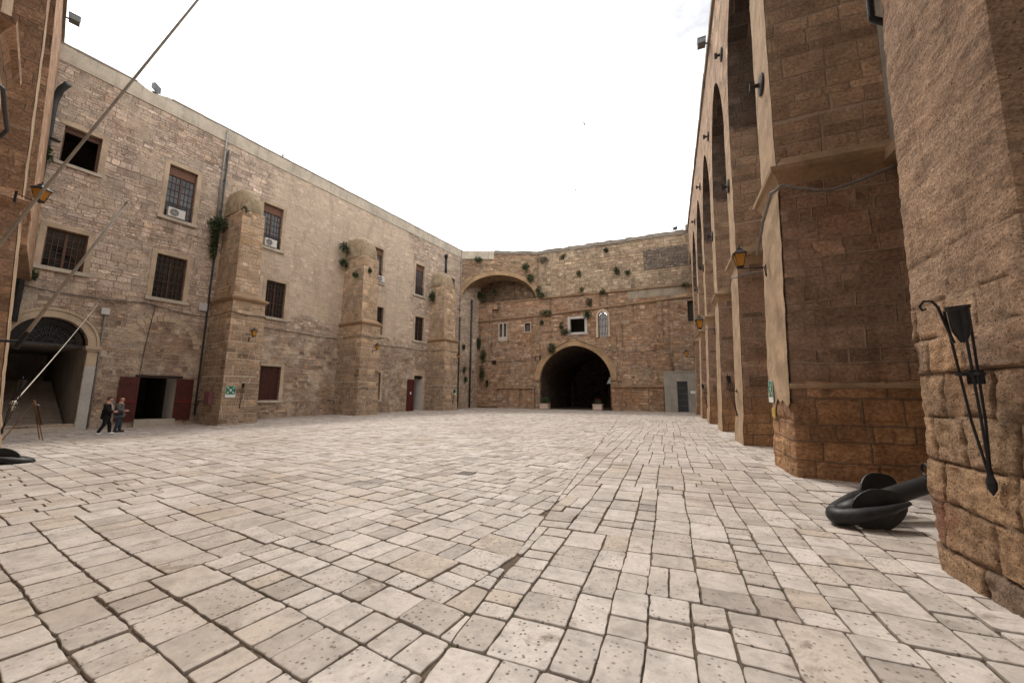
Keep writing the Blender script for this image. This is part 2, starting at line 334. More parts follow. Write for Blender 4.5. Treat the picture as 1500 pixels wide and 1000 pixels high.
def block_mat(name, cols, deep, jc=(.085, .055, .036)):
    T = NT(name); A = T.n('Attribute', attribute_name='blk').outputs['Color']; q = T.n('SeparateColor', {0: A}); tone, jn, er = q.outputs
    oc = T.n('TexCoord').outputs['Object']
    a = T.noise(oc, 1.3, 7, .65, .4).outputs[0]; ob = T.vmath('MULTIPLY', oc, (1, 1, 2.4)); b = T.noise(ob, 5, 8, .68).outputs[0]; c = T.noise(oc, 38, 7, .72).outputs[0]
    k = len(cols); col = T.ramp(tone, [((i+.5)/k, cc) for i, cc in enumerate(cols)])
    dk = T.ramp(tone, [((i+.5)/len(deep), cc) for i, cc in enumerate(deep)])
    col = T.mix(er, col, dk)
    col = T.mul(col, T.math('MULTIPLY', T.step(a, .25, .75, .66, 1.28), T.math('MULTIPLY', T.step(b, .28, .72, .68, 1.26), T.step(c, .30, .70, .58, 1.32))))
    col = T.mix(T.math('MULTIPLY', T.step(b, .58, .72), .5), col, (.12, .082, .055))
    col = T.mix(T.math('MULTIPLY', T.step(a, .62, .74), .5), col, (.30, .255, .205))
    col = T.mix(T.math('MULTIPLY', T.math('MULTIPLY', er, T.step(T.noise(oc, .9, 5).outputs[0], .60, .70)), .6), col, (.20, .055, .04))
    sv = T.noise(T.vmath('MULTIPLY', oc, (2.2, 2.2, .35)), 1.5, 7, .65).outputs[0]
    col = T.mix(T.math('MULTIPLY', T.step(sv, .56, .70), .55), col, T.mul(col, .45))
    col = T.mix(T.math('MULTIPLY', T.step(T.noise(T.vmath('MULTIPLY', oc, (5, 5, 1.2)), 2.2, 8, .75).outputs[0], .66, .74), .45), col, (.62, .54, .45))
    col = T.mix(T.math('MULTIPLY', jn, .85), col, T.mix(er, jc, (.085, .055, .036)))
    pits = T.step(T.n('TexVoronoi', {'Vector': T.vmath('ADD', oc, T.vmath('SCALE', T.noise(oc, 9, 3).outputs[1], sc=.12)), 'Scale': 26}).outputs['Distance'], .28, .1)
    pits = T.math('MULTIPLY', pits, T.math('MULTIPLY', T.step(b, .42, .58), T.step(er, 0, 1, .85, 1)))
    col = T.mix(T.math('MULTIPLY', pits, .7), col, (.07, .045, .028))
    h = T.math('ADD', T.math('MULTIPLY', b, 1.2), T.math('ADD', T.math('MULTIPLY', c, .6), T.math('MULTIPLY', pits, -.9)))
    T.bump(h, .95, .045); return T.fin(col, .95)
BC = [desat(c, .82) for c in ((.45, .27, .15), (.39, .23, .125), (.48, .30, .175), (.37, .215, .12), (.43, .255, .14))]
BD = [desat(c, .82) for c in ((.43, .235, .10), (.29, .175, .10), (.47, .275, .13), (.35, .185, .08), (.25, .18, .13))]
M['block'] = block_mat('weathered_blocks', BC, BD)

# ------------------------------------------------------------------ world and light
w = bpy.data.worlds.new('World'); S.world = w; w.use_nodes = True; t = w.node_tree; t.nodes.clear()
wo = t.nodes.new('ShaderNodeOutputWorld'); bg = t.nodes.new('ShaderNodeBackground'); sk = t.nodes.new('ShaderNodeTexSky')
SUN_EL, SUN_AZ = rad(62), rad(-40)          # azimuth from +Y, clockwise positive
sk.sky_type = 'NISHITA'; sk.sun_disc = False; sk.sun_elevation = SUN_EL; sk.sun_rotation = SUN_AZ; sk.air_density = 1.2; sk.dust_density = 3
tc = t.nodes.new('ShaderNodeTexCoord'); mp = t.nodes.new('ShaderNodeMapping'); mp.inputs['Scale'].default_value = (1, 1, 2.2)
nz = t.nodes.new('ShaderNodeTexNoise'); nz.inputs['Scale'].default_value = 1.6; nz.inputs['Detail'].default_value = 7; nz.inputs['Roughness'].default_value = .6
cr = t.nodes.new('ShaderNodeValToRGB'); cr.color_ramp.elements[0].position = .34; cr.color_ramp.elements[1].position = .56
cr.color_ramp.elements[0].color = (5.2, 5.3, 5.6, 1); cr.color_ramp.elements[1].color = (16.0, 15.5, 15.0, 1)
mx = t.nodes.new('ShaderNodeMix'); mx.data_type = 'RGBA'; mx.inputs[0].default_value = .93
t.links.new(tc.outputs['Generated'], mp.inputs[0]); t.links.new(mp.outputs[0], nz.inputs['Vector']); t.links.new(nz.outputs[0], cr.inputs[0])
t.links.new(sk.outputs[0], mx.inputs[6]); t.links.new(cr.outputs[0], mx.inputs[7]); t.links.new(mx.outputs[2], bg.inputs[0]); t.links.new(bg.outputs[0], wo.inputs[0])
bg.inputs[1].default_value = .1
sl = bpy.data.lights.new('sun', 'SUN'); sl.energy = 1.5; sl.angle = rad(11); sl.color = (1, .95, .87)
so = bpy.data.objects.new('sun', sl); COL.objects.link(so)
sd = Vector((math.sin(SUN_AZ)*math.cos(SUN_EL), math.cos(SUN_AZ)*math.cos(SUN_EL), math.sin(SUN_EL)))
so.rotation_euler = sd.to_track_quat('Z', 'Y').to_euler(); so.location = sd*60
vs = S.view_settings; vs.view_transform = 'Standard'; vs.look = 'None'; vs.exposure = .62; vs.gamma = 1
S.cycles.max_bounces = 6; S.cycles.diffuse_bounces = 4

# ------------------------------------------------------------------ ground and paving
m = MB(); xs = [-300, -120, -60]+[-48+3*i for i in range(24)]+[40, 120, 300]; ys = [-300, -120, -40]+[-14+3*i for i in range(29)]+[120, 300]
I = [[m.vs([(x, y, gz(x, y)-.022)])[0] for y in ys] for x in xs]
for i in range(len(xs)-1):
    for j in range(len(ys)-1): m.f.append([I[i][j], I[i+1][j], I[i+1][j+1], I[i][j+1]])
tag(m.build('ground', M['joint'], None, True), kind='structure')

def clip(poly, n, c):
    out = []
    for i, a in enumerate(poly):
        b = poly[(i+1) % len(poly)]; da = a[0]*n[0]+a[1]*n[1]-c; db = b[0]*n[0]+b[1]*n[1]-c
        if da <= 0: out.append(a)
        if (da < 0 < db) or (db < 0 < da):
            k = da/(da-db); out.append((a[0]+(b[0]-a[0])*k, a[1]+(b[1]-a[1])*k))
    return out
PV = MB(); PC = []
def stone(poly):
    if len(poly) < 3: return
    cx = sum(p[0] for p in poly)/len(poly); cy = sum(p[1] for p in poly)/len(poly)
    ar = abs(sum(poly[i][0]*poly[(i+1) % len(poly)][1]-poly[(i+1) % len(poly)][0]*poly[i][1] for i in range(len(poly))))/2
    if ar < .02: return
    dist = math.hypot(cx, cy); k = R.uniform(.006, .0135)*(1.5 if R.random() < .12 else 1)
    pts = []
    for p in poly:                           # inset the joint
        dx, dy = cx-p[0], cy-p[1]; L = math.hypot(dx, dy); pts.append(Vector((p[0]+dx/L*k*1.4, p[1]+dy/L*k*1.4)))
    seg = .07 if dist < 7 else .13 if dist < 13 else 0
    out = []; n = len(pts); jit = .008 if dist < 13 else 0
    for i in range(n):
        a, b, c = pts[i-1], pts[i], pts[(i+1) % n]; r = min(R.uniform(.008, .034), (b-a).length*.3, (c-b).length*.3)
        q0 = b+(a-b).normalized()*r; q1 = b+(c-b).normalized()*r
        if dist > 26: out.append(b)
        else: out += [q0, b*.45+(q0+q1)*.275, q1] if dist < 13 else [q0, q1]
        if seg:
            e1 = c+(b-c).normalized()*r; L = (e1-q1).length; kk = int(L/seg)
            ph = R.uniform(0, 100)
            for j in range(1, kk):
                q = q1.lerp(e1, j/kk); w = (noise.noise(Vector((q.x*8, q.y*8, ph)))+.7*noise.noise(Vector((q.x*24, q.y*24, ph))))*jit*1.3
                nr = Vector((-(e1-q1).y, (e1-q1).x)).normalized(); out.append(q+nr*w)
    h = R.gauss(0, .0035); tx, ty = R.gauss(0, .006), R.gauss(0, .006)
    def Z(q, d): return (q.x, q.y, gz(q.x, q.y)+h+tx*(q.x-cx)+ty*(q.y-cy)-d)
    C = Vector((cx, cy)); f = R.uniform(.004, .008)
    def inn(q, e): v = C-q; return q+v*min(.5, e/max(.05, v.length))
    tone = R.random(); tone = .12*tone if R.random() < .07 else .2+.75*tone
    if R.random() < .05: tone = 1
    n0 = len(PV.v)
    if dist < 26: PV.rings([[Z(q, .03) for q in out], [Z(q, .005) for q in out], [Z(inn(q, f*.5), .0014) for q in out], [Z(inn(q, f*1.4), 0) for q in out]], cap=False)
    else: PV.rings([[Z(q, .03) for q in out], [Z(q, 0) for q in out]], cap=False)
    PV.f.append(list(range(len(PV.v)-len(out), len(PV.v))))
    r2, kd = R.random(), R.random()
    PC.extend([tone, r2, kd, 1]*(len(PV.v)-n0))
def strips(o, e, f, w0, w1, L0, L1, clips):
    def put(a, b, c, d):
        def Q(a, b):
            wv = .035*noise.noise(Vector((a*.35, b*.3, 1)))+.02*noise.noise(Vector((a*1.6, b*1.2, 7))); wu = .035*noise.noise(Vector((a*.3+9, b*.35, 3)))+.02*noise.noise(Vector((a*1.5, b*1.4, 17)))
            return (o[0]+e[0]*(a+wu)+f[0]*(b+wv), o[1]+e[1]*(a+wu)+f[1]*(b+wv))
        P = [Q(a, c), Q(b, c), Q(b, d), Q(a, d)]
        for nrm, cc in clips:
            P = clip(P, nrm, cc)
            if not P: return
        stone(P)
    def row(a, b, c, d, along):              # one course of stones
        x, x1 = (a, b) if along else (c, d); h = (d-c) if along else (b-a)
        while x < x1-.01:
            ln = R.choice([R.uniform(.20, .32), R.uniform(.28, .44), R.uniform(.36, .64)])*(1 if h > .36 else .9)
            y = x+ln if x1-x-ln > .2 else x1
            q = R.random(); 
            if h > .42 and q < .15: 
                mid = h*R.uniform(.4, .6)
                put(*((x, y, c, c+mid) if along else (a, a+mid, x, y))); put(*((x, y, c+mid, d) if along else (a+mid, b, x, y)))
            else: put(*((x, y, c, d) if along else (a, b, x, y)))
            x = y
    def panel(a, b, c, d, along):
        x, x1 = (c, d) if along else (a, b)
        while x < x1-.01:
            w_ = R.uniform(.24, .48); y = x+w_ if x1-x-w_ > .24 else x1
            row(*((a, b, x, y) if along else (x, y, c, d)), along); x = y
    def split(a, b, c, d, dep):
        L, W = b-a, d-c
        if L < 3.6 and W < 2.3 or (dep > 3 and R.random() < .12 and L < 7 and W < 4): return panel(a, b, c, d, R.random() < .8)
        if L/3.6 > W/2.3: m_ = a+L*R.uniform(.36, .64); split(a, m_, c, d, dep+1); split(m_, b, c, d, dep+1)
        else: m_ = c+W*R.uniform(.36, .64); split(a, b, c, m_, dep+1); split(a, b, m_, d, dep+1)
    split(L0, L1, w0, w1, 0)
# boundary line between the two bondings
b0 = Vector((-1.25, 0)); bd = Vector((-4.2, 46)).normalized(); bn = Vector((bd.y, -bd.x)); bc = b0.dot(bn)   # right side: q.bn > bc
strips((0, 0), (-.0135, 1), (1, .0135), -7, 5.0, -.9, 47, [((-bn.x, -bn.y), -bc), ((-.0135, -1), 1.0)])
u2, n2 = FA.u, FA.n; fo = FA.o
strips((fo.x, fo.y), (n2.x, n2.y), (u2.x, u2.y), -46, 5, -.6, 34, [((bn.x, bn.y), bc), ((-NR.n.x, -NR.n.y), 2.9), ((0, 1), 46.4)])
tag(PV.build('paving', M['paving'], None, False, False, ('st', 'POINT', PC)), kind='structure')

# ------------------------------------------------------------------ shape helpers
def arch_pts(c, z, a, r, p=2, q=2, n=20):     # from left spring to right spring
    L = []
    for i in range(n+1):
        x = -math.cos(math.pi*i/n); L.append((c+a*x, z+r*max(0, 1-abs(x)**p)**(1/q)))
    return L
def arch_hole(s0, s1, z0, zs, r, p=2, q=2, n=20):
    return [(s0, z0)]+arch_pts((s0+s1)/2, zs, (s1-s0)/2, r, p, q, n)+[(s1, z0)]
def rect(s0, s1, z0, z1): return [(s0, z0), (s0, z1), (s1, z1), (s1, z0)]
def wall(F, outer, holes, d, name, mat, parent, depth=.45):
    m = MB(); m.poly([[F.p(a, d, z) for a, z in r] for r in [outer]+holes])
    for h in holes:
        for (a, b) in zip(h, h[1:]+h[:1]): m.quad(F.p(a[0], d, a[1]), F.p(b[0], d, b[1]), F.p(b[0], d-depth, b[1]), F.p(a[0], d-depth, a[1]))
    return m.build(name, mat, parent)
def strip(F, pts, pts2, d0, d1, m):            # moulding between two polylines
    for i in range(len(pts)-1):
        a, b, c, e = pts[i], pts[i+1], pts2[i+1], pts2[i]
        m.quad(F.p(*((a[0], d1, a[1]))), F.p(b[0], d1, b[1]), F.p(c[0], d1, c[1]), F.p(e[0], d1, e[1]))
        m.quad(F.p(a[0], d0, a[1]), F.p(b[0], d0, b[1]), F.p(b[0], d1, b[1]), F.p(a[0], d1, a[1]))
        m.quad(F.p(e[0], d0, e[1]), F.p(c[0], d0, c[1]), F.p(c[0], d1, c[1]), F.p(e[0], d1, e[1]))
def room(F, s0, s1, d0, d1, z0, z1, m, floor=True, skip=''):
    P = lambda a, d, z: F.p(a, d, z)
    if 'l' not in skip: m.quad(P(s0, d0, z0), P(s0, d1, z0), P(s0, d1, z1), P(s0, d0, z1))
    if 'r' not in skip: m.quad(P(s1, d0, z0), P(s1, d1, z0), P(s1, d1, z1), P(s1, d0, z1))
    if 'b' not in skip: m.quad(P(s0, d1, z0), P(s1, d1, z0), P(s1, d1, z1), P(s0, d1, z1))
    m.quad(P(s0, d0, z1), P(s1, d0, z1), P(s1, d1, z1), P(s0, d1, z1))
    if floor: m.quad(P(s0, d0, z0), P(s1, d0, z0), P(s1, d1, z0), P(s0, d1, z0))
def pier_ring(F, s0, s1, db, d, e, z):
    return [F.p(s0-e, db, z), F.p(s0-e, d+e, z), F.p(s1+e, d+e, z), F.p(s1+e, db, z)]
def cornice(F, s0, s1, db, d, prof, name, mat, parent):
    m = MB(); m.rings([pier_ring(F, s0, s1, db, d, e, z) for e, z in prof]); return m.build(name, mat, parent)

def block_shell(F, s0, s1, db, d, z0, z1, res, seed, name, parent, er_top=2.4, er=1., side_only=False, amp=.012, rh=(.30, .46), bl=(.5, 1.0), batter=0., mat=None, jf=.1):
    rr = random.Random(seed)
    corners = [(s0, db), (s0, d), (s1, d), (s1, db)]
    segs = []; tot = 0
    for a, b in zip(corners, corners[1:]):
        L = math.hypot(b[0]-a[0], b[1]-a[1]); segs.append((tot, L, a, b)); tot += L
    cor = [segs[1][0], segs[2][0]]
    rows = [z0]
    while rows[-1] < z1: rows.append(rows[-1]+rr.uniform(*rh))
    J = []
    for _ in rows:
        x = -rr.uniform(0, .8); js = []
        while x < tot+1: js.append((x, rr.random(), rr.uniform(-1, 1))); x += rr.uniform(*bl)
        J.append(js)
    nu, nv = int(tot/res)+1, int((z1-z0)/res)+1
    m = MB(); col = []
    import bisect
    U = sorted(set([tot*i/nu for i in range(nu+1)]+cor))
    for j in range(nv+1):
        z = z0+(z1-z0)*j/nv
        for x in U:
            sg = segs[2] if x > cor[1] else segs[1] if x > cor[0] else segs[0]
            k = (x-sg[0])/sg[1]; a, b = sg[2], sg[3]; ps, pd = a[0]+(b[0]-a[0])*k, a[1]+(b[1]-a[1])*k
            nrm = Vector(((b[1]-a[1]), -(b[0]-a[0])))/sg[1]     # outward in (s,d)
            nrm = Vector((-1, 0)) if sg is segs[0] else Vector((0, 1)) if sg is segs[1] else Vector((1, 0))
            cd_ = min(abs(x-c) for c in cor)
            if cd_ < 1e-6: nrm = Vector((-.7, .7)) if abs(x-cor[0]) < 1e-6 else Vector((.7, .7))
            wz = z+.035*noise.noise(Vector((x*1.6, z*1.3, seed))); wx = x+.035*noise.noise(Vector((x*1.4, z*2, seed+5)))
            ri = max(0, bisect.bisect_right(rows, wz)-1); js = J[min(ri, len(J)-1)]
            bi = max(0, bisect.bisect_right([q[0] for q in js], wx)-1); jb = js[bi]
            nx = js[bi+1][0] if bi+1 < len(js) else tot+9
            e = min(wz-rows[ri], rows[ri+1]-wz if ri+1 < len(rows) else 9, wx-jb[0], nx-wx)
            jk = max(jf, sm(er_top+2.0, er_top+.4, z)); ez = er*sm(er_top+.5, er_top-.4, z+.5*noise.noise(Vector((x*.7, 3, seed))))
            jw = max(.018+.006*ez, res*.95)
            jj = 1-sm(0, jw, e)
            P3 = Vector((x, z, seed*1.7))
            dep = noise.fractal(P3*2.3, 1., 2.1, 4)*(amp+.008*ez)+noise.fractal(P3*9, .8, 2, 4)*(.008+.009*ez)
            dep += jb[2]*(.005+.009*ez) - jj*(.012*jk+.016*ez)
            if ez > 0: dep -= ez*.035*max(0, noise.noise(P3*1.1+Vector((9, 0, 0))))
            cr_ = 1-sm(0, .10+.05*ez, cd_); dep -= cr_*(.010+.030*ez*(.5+1.2*noise.noise(P3*4)))
            bt = batter*(z1-z)/(z1-z0)
            m.vs([F.p(ps+nrm.x*dep+(nrm.x*bt), pd+nrm.y*dep+max(0, nrm.y)*bt, z)])
            col += [min(1, max(0, jb[1]*.8+.2*rr.random()*0+.1)), jj*(.5*jk+.5*ez), ez, 1]
    n = len(U)
    for j in range(nv):
        for i in range(n-1): m.f.append([j*n+i, j*n+i+1, (j+1)*n+i+1, (j+1)*n+i])
    o = m.build(name, mat or M['block'], parent, True, True, ('blk', 'POINT', col))
    ul = o.data.uv_layers['UVMap'].data
    for lp in o.data.loops:
        k_ = lp.vertex_index; ul[lp.index].uv = (U[k_ % n], z0+(z1-z0)*(k_//n)/nv)
    try: o.data.set_sharp_from_angle(angle=rad(50))
    except Exception: pass
    return o
exec_parts = True

# ================================================================== long facade building on the left
fb = empty('stone_building', FA.p(-18, 0, 0), 'long three-storey pale stone building with three domed buttresses and brown windows', 'building')
WZ = dict(u=(12.6, 16.0), m=(7.42, 10.15))
wins = [(-33.72, -32.32, 13.7, 15.8, 'open'), (-33.68, -32.22, 8.02, 10.1, 'case'), (-29.33, -27.9, 12.55, 16.0, 'tall'), (-29.33, -27.85, 7.38, 10.12, 'grid'),
        (-23.76, -22.32, 12.65, 16.0, 'tall'), (-23.02, -21.6, 7.38, 10.15, 'grid'), (-13.85, -12.48, 12.65, 16.05, 'tall'), (-13.45, -12.1, 7.42, 10.2, 'grid'),
        (-8.0, -6.68, 12.6, 16.05, 'tallg'), (-7.77, -6.45, 7.55, 10.2, 'grid'), (-2.1, -1.28, 14.6, 16.05, 'small')]
DOOR1 = (-29.3, -27.62, 0.12, 2.56); DOOR2 = (-7.55, -6.3, .12, 3.75); SH1 = (-22.93, -21.4, 1.2, 3.7); SH2 = (-13.4, -12.0, 1.2, 3.82)
PORT = arch_hole(-34.25, -31.6, .02, 4.12, 1.34)
holes = [rect(w_[0], w_[1], w_[2], w_[3]) for w_ in wins]+[rect(*DOOR1), rect(*DOOR2), rect(*SH1), rect(*SH2), PORT]
wall(FA, [(-38, -.6), (-38, 19.2), (4.2, 19.2), (4.2, -.6)], holes, 0, 'wall', M['facade'], fb, .42)
m = MB()                                    # cream parapet band with a chipped dip near the floodlight
pts = [(-38, 20.2), (-31.3, 20.2), (-30.95, 20.05), (-30.6, 19.98), (-30.2, 20.1), (-29.9, 20.2), (-26.5, 20.2), (-26.45, 20.15), (-.3, 20.15)]
m.poly([[FA.p(-38, .05, 19.2)]+[FA.p(a, .05, z) for a, z in pts]+[FA.p(-.3, .05, 19.2)]])
for a, b in zip(pts, pts[1:]): m.quad(FA.p(a[0], .05, a[1]), FA.p(b[0], .05, b[1]), FA.p(b[0], -.6, b[1]), FA.p(a[0], -.6, a[1]))
m.quad(FA.p(-38, .05, 19.2), FA.p(-.3, .05, 19.2), FA.p(-.3, 0, 19.2), FA.p(-38, 0, 19.2))
m.build('parapet', M['parapet'], fb)
for k0, k1 in ((0, 8), (10, 46)):
    m = MB()
    for k in range(k0, k1): a = -38+.83*k; m.fbox(FA, a, a+.832, -.6, .075+.004*(k % 2), 20.13+.05*R.random(), 20.22+.03*R.random())
    m.build('coping', M['coping'], fb)
def window(F, s0, s1, z0, z1, kind, par):
    wn = MB(); D = -.24
    fr = .07; sm_ = (s0+s1)/2
    wn.fbox(F, s0, s0+fr, D-.05, D+.03, z0, z1); wn.fbox(F, s1-fr, s1, D-.05, D+.03, z0, z1)
    wn.fbox(F, s0+fr, s1-fr, D-.05, D+.03, z0, z0+fr); wn.fbox(F, s0+fr, s1-fr, D-.05, D+.03, z1-fr, z1)
    top = z1-fr
    tall = kind in ('tall', 'tallg')
    if tall: top = z1-.62
    wn.fbox(F, sm_-.05, sm_+.05, D-.045, D+.04, z0+fr, top)
    rows = 6 if tall else 5; cols = 3
    for h0, h1 in ((s0+fr, sm_-.05), (sm_+.05, s1-fr)):
        for c in range(1, cols): a = h0+(h1-h0)*c/cols; wn.fbox(F, a-.012, a+.012, D-.04, D+.015, z0+fr, top)
        for r in range(1, rows): b = z0+fr+(top-z0-fr)*r/rows; wn.fbox(F, h0, h1, D-.038, D+.013, b-.012, b+.012)
    f = wn.build('window', M['wood'], par)
    p = MB(); p.quad(F.p(s0, D-.03, z0), F.p(s1, D-.03, z0), F.p(s1, D-.03, z1), F.p(s0, D-.03, z1)); p.build('pane', M['glass_b'] if tall else M['glass'], f)
    if tall:
        q = MB(); q.fbox(F, s0+fr, s1-fr, D-.02, D+.06, z1-.62, z1-fr)
        for k in range(5): q.fbox(F, s0+fr+.02, s1-fr-.02, D+.06, D+.067, z1-.6+.1*k, z1-.53+.1*k)
        q.build('shutter_box', M['blind'], f)
        q = MB()
        for z in (z0+.12, z0+.95): q.fbox(F, s0+.04, s1-.04, -.03, 0.0, z, z+.03)
        for k in range(12): a = s0+.08+(s1-s0-.16)*k/11; q.fbox(F, a-.009, a+.009, -.024, -.006, z0+.14, z0+.95)
        q.build('railing', M['iron'], f)
    if kind == 'grid':
        q = MB()
        for k in range(1, 6): a = s0+(s1-s0)*k/6; q.fbox(F, a-.011, a+.011, -.09, -.068, z0, z1)
        for k in range(1, 8): b = z0+(z1-z0)*k/8; q.fbox(F, s0, s1, -.095, -.085, b-.013, b+.013)
        q.build('grille', M['rust'], f)
    q = MB(); q.fbox(F, s0-.3, s1+.3, -.2, .13, z0-.2, z0-.002); q.build('sill', M['sill'], f)
    q = MB(); wd = .24
    q.fbox(F, s0-wd, s0-.003, -.1, .022, z0, z1+wd); q.fbox(F, s1+.003, s1+wd, -.1, .022, z0, z1+wd); q.fbox(F, s0-.003, s1+.003, -.1, .022, z1+.003, z1+wd)
    q.build('surround', M['trim'], f)
    return f
for w_ in wins:
    if w_[4] == 'open':
        s0, s1, z0, z1, _ = w_; f = MB()
        f.fbox(FA, s1-.09, s1, -.3, -.2, z0, z1); f.fbox(FA, s0, s0+.07, -.3, -.2, z0, z1); f.fbox(FA, s0+.07, s1-.09, -.3, -.2, z1-.3, z1)
        f = f.build('window', M['wood'], fb)
        q = MB(); room(FA, s0-1, s1+1, -.42, -4, z0-.8, z1+.9, q); q.build('interior', M['dark'], f)
        q = MB(); q.fbox(FA, s0-.2, s1+.2, -.2, .10, z0-.16, z0-.002); q.build('sill', M['sill'], f)
        q = MB(); q.fbox(FA, s1+.003, s1+.25, -.1, .022, z0, z1+.22); q.fbox(FA, s0-.2, s1+.003, -.1, .022, z1+.003, z1+.22); q.build('surround', M['trim'], f)
    elif w_[4] == 'small':
        s0, s1, z0, z1, _ = w_; f = MB(); f.fbox(FA, s0, s1, -.3, -.25, z0, z1); f.build('window', M['wood'], fb)
    else: window(FA, *w_, fb)
# shutters of the ground-floor windows
for (s0, s1, z0, z1) in (SH1, SH2):
    f = MB()
    for k in range(8): a = s0+(s1-s0)*k/8; f.fbox(FA, a+.006, a+(s1-s0)/8-.006, -.27, -.22-.006*(k % 2), z0, z1)
    f = f.build('shutter', M['red'], fb)
    q = MB()
    for k in range(1, 5): a = s0+(s1-s0)*k/5; q.fbox(FA, a-.012, a+.012, -.12, -.096, z0, z1)
    for k in range(1, 6): b = z0+(z1-z0)*k/6; q.fbox(FA, s0, s1, -.128, -.118, b-.012, b+.012)
    q.build('grille', M['rust'], f)
    q = MB(); q.fbox(FA, s0-.15, s1+.25, -.2, .12, z0-.18, z0-.002); q.build('sill', M['sill'], f)
    q = MB(); q.fbox(FA, s1+.003, s1+.25, -.1, .02, z0, z1+.2); q.fbox(FA, s0-.2, s1+.003, -.1, .02, z1+.003, z1+.2); q.build('surround', M['trim'], f)
def leaf(F, s0, s1, z0, z1, par, bar=True):
    L = MB(); n = 6
    for k in range(n): a = s0+(s1-s0)*k/n; L.fbox(F, a+.007, a+(s1-s0)/n-.007, .05, .095+.004*(k % 2), z0, z1)
    L.fbox(F, s0, s1, .045, .088, z0+.005, z1-.005)
    o = L.build('door_leaf', M['red'], par)
    for z in (z0+.35, z1-.4): q = MB(); q.fbox(F, s0+.04, s1-.04, .099, .125, z, z+.11); q.build('batten', M['red'], o)
    if bar: q = MB(); q.fbox(F, s0+.05, s1-.05, .10, .14, z0+1.08, z0+1.17); q.build('push_bar', M['redl'], o)
    return o
# double red door with a white reveal
dr = MB(); s0, s1, z0, z1 = DOOR1
dr.fbox(FA, s0-.2, s1+.28, -.05, .1, z1+.004, z1+.14); dr = dr.build('door', M['beam'], fb)
q = MB(); q.quad(FA.p(s1-.004, -.02, z0), FA.p(s1-.004, -1.5, z0), FA.p(s1-.004, -1.5, z1), FA.p(s1-.004, -.02, z1)); q.build('jamb', M['white'], dr)
q = MB(); room(FA, s0-1.5, s1+.004, -.42, -5, z0-.1, z1+.6, q); q.build('interior', M['dark'], dr)
q = MB(); q.fbox(FA, s0-.05, s1+.12, -.42, .22, -.45, z0-.003); q.build('threshold', M['sill'], dr)
leaf(FA, s0-.86, s0-.02, .05, 2.55, dr); leaf(FA, s1+.02, s1+.88, .02, 2.52, dr)
# narrow red door near the far corner
dr = MB(); s0, s1, z0, z1 = DOOR2
dr.fbox(FA, s0, s1, -.36, -.3, z1-.35, z1-.004); dr = dr.build('door', M['beam'], fb)
q = MB(); q.quad(FA.p(s1-.004, -.02, z0), FA.p(s1-.004, -.9, z0), FA.p(s1-.004, -.9, z1-.35), FA.p(s1-.004, -.02, z1-.35)); q.build('jamb', M['white'], dr)
q = MB(); room(FA, s0-.5, s1+.004, -.42, -4, z0-.1, z1+.3, q); q.build('interior', M['white_old'], dr)
q = MB(); q.fbox(FA, s0-.05, s1+.1, -.42, .2, -.3, z0-.003); q.build('threshold', M['sill'], dr)
q = MB(); q.fbox(FA, s0-.3, s0-.003, -.1, .02, z0, z1+.5); q.fbox(FA, s1+.003, s1+.3, -.1, .02, z0, z1+.5); q.fbox(FA, s0-.003, s1+.003, -.1, .02, z1+.003, z1+.5); q.build('surround', M['trim'], dr)
o = leaf(FA, s0-.98, s0-.02, .0, 3.3, dr, False)
q = MB(); q.fbox(FA, s0-.6, s0-.42, .10, .108, 1.75, 2.0); q.build('notice', M['signw'], o)
# arched portal with stairs
pt = MB(); c = (-34.25-31.6)/2
strip(FA, arch_pts(c, 4.12, 1.325, 1.34, n=24), arch_pts(c, 4.12, 1.66, 1.70, n=24), -.05, .12, pt)
strip(FA, arch_pts(c, 4.12, 1.66, 1.70, n=24), arch_pts(c, 4.12, 1.76, 1.80, n=24), -.05, .17, pt)
pt = pt.build('portal', M['trim'], fb)
for sgn in (-1, 1):
    a, b = (c+1.34, c+1.75) if sgn > 0 else (c-1.75, c-1.34)
    q = MB(); q.fbox(FA, a, b, -.42, .08, -.4, 3.05); o = q.build('pilaster', M['white_old'], pt)
    q = MB(); q.fbox(FA, a+.01, b-.01, -.42, .07, 3.053, 3.85)
    for z in (3.3, 3.55): q.fbox(FA, a-.006, b+.006, -.3, .082, z, z+.04)
    q.fbox(FA, a-.05, b+.05, -.42, .15, 3.853, 3.95); q.fbox(FA, a-.09, b+.09, -.42, .2, 3.953, 4.12); q.build('capital', M['trim'], pt)
q = MB(); ap = arch_pts(c, 4.12, 1.325, 1.34, n=24)
q.poly([[FA.p(a, -.38, z) for a, z in ap]]); fl = q.build('lunette', M['glass'], pt)
q = MB(); q.fbox(FA, c-1.33, c+1.33, -.36, -.26, 4.05, 4.15)
for k in range(1, 12):
    t_ = math.pi*k/12; q.tube([FA.p(c+.2*math.cos(t_), -.3, 4.14+.2*math.sin(t_)), FA.p(c+.98*math.cos(t_), -.3, 4.14+.98*math.sin(t_))], .014, 5)
for r in (.22, .5, .75, .98): q.tube([FA.p(c+r*math.cos(math.pi*k/20), -.3, 4.14+r*math.sin(math.pi*k/20)), ] and [FA.p(c+r*math.cos(math.pi*k/20), -.3, 4.14+r*math.sin(math.pi*k/20)) for k in range(21)], .016, 5)
q.build('fanlight', M['pipe'], fl)
q = MB(); room(FA, c-1.32, c+1.34, -.42, -9, -.2, 4.06, q); q.build('interior', plaster('stair_hall_wall', (.40, .355, .31), .2, .3), pt)
q = MB()
for k in range(15): q.fbox(FA, c-1.3, c+1.25, -1.6-.32*k, -8.9, -.25+.17*k, -.25+.17*(k+1)-.004)
q.build('staircase', plaster('stair_tread', (.36, .30, .25), .2, .3), pt)
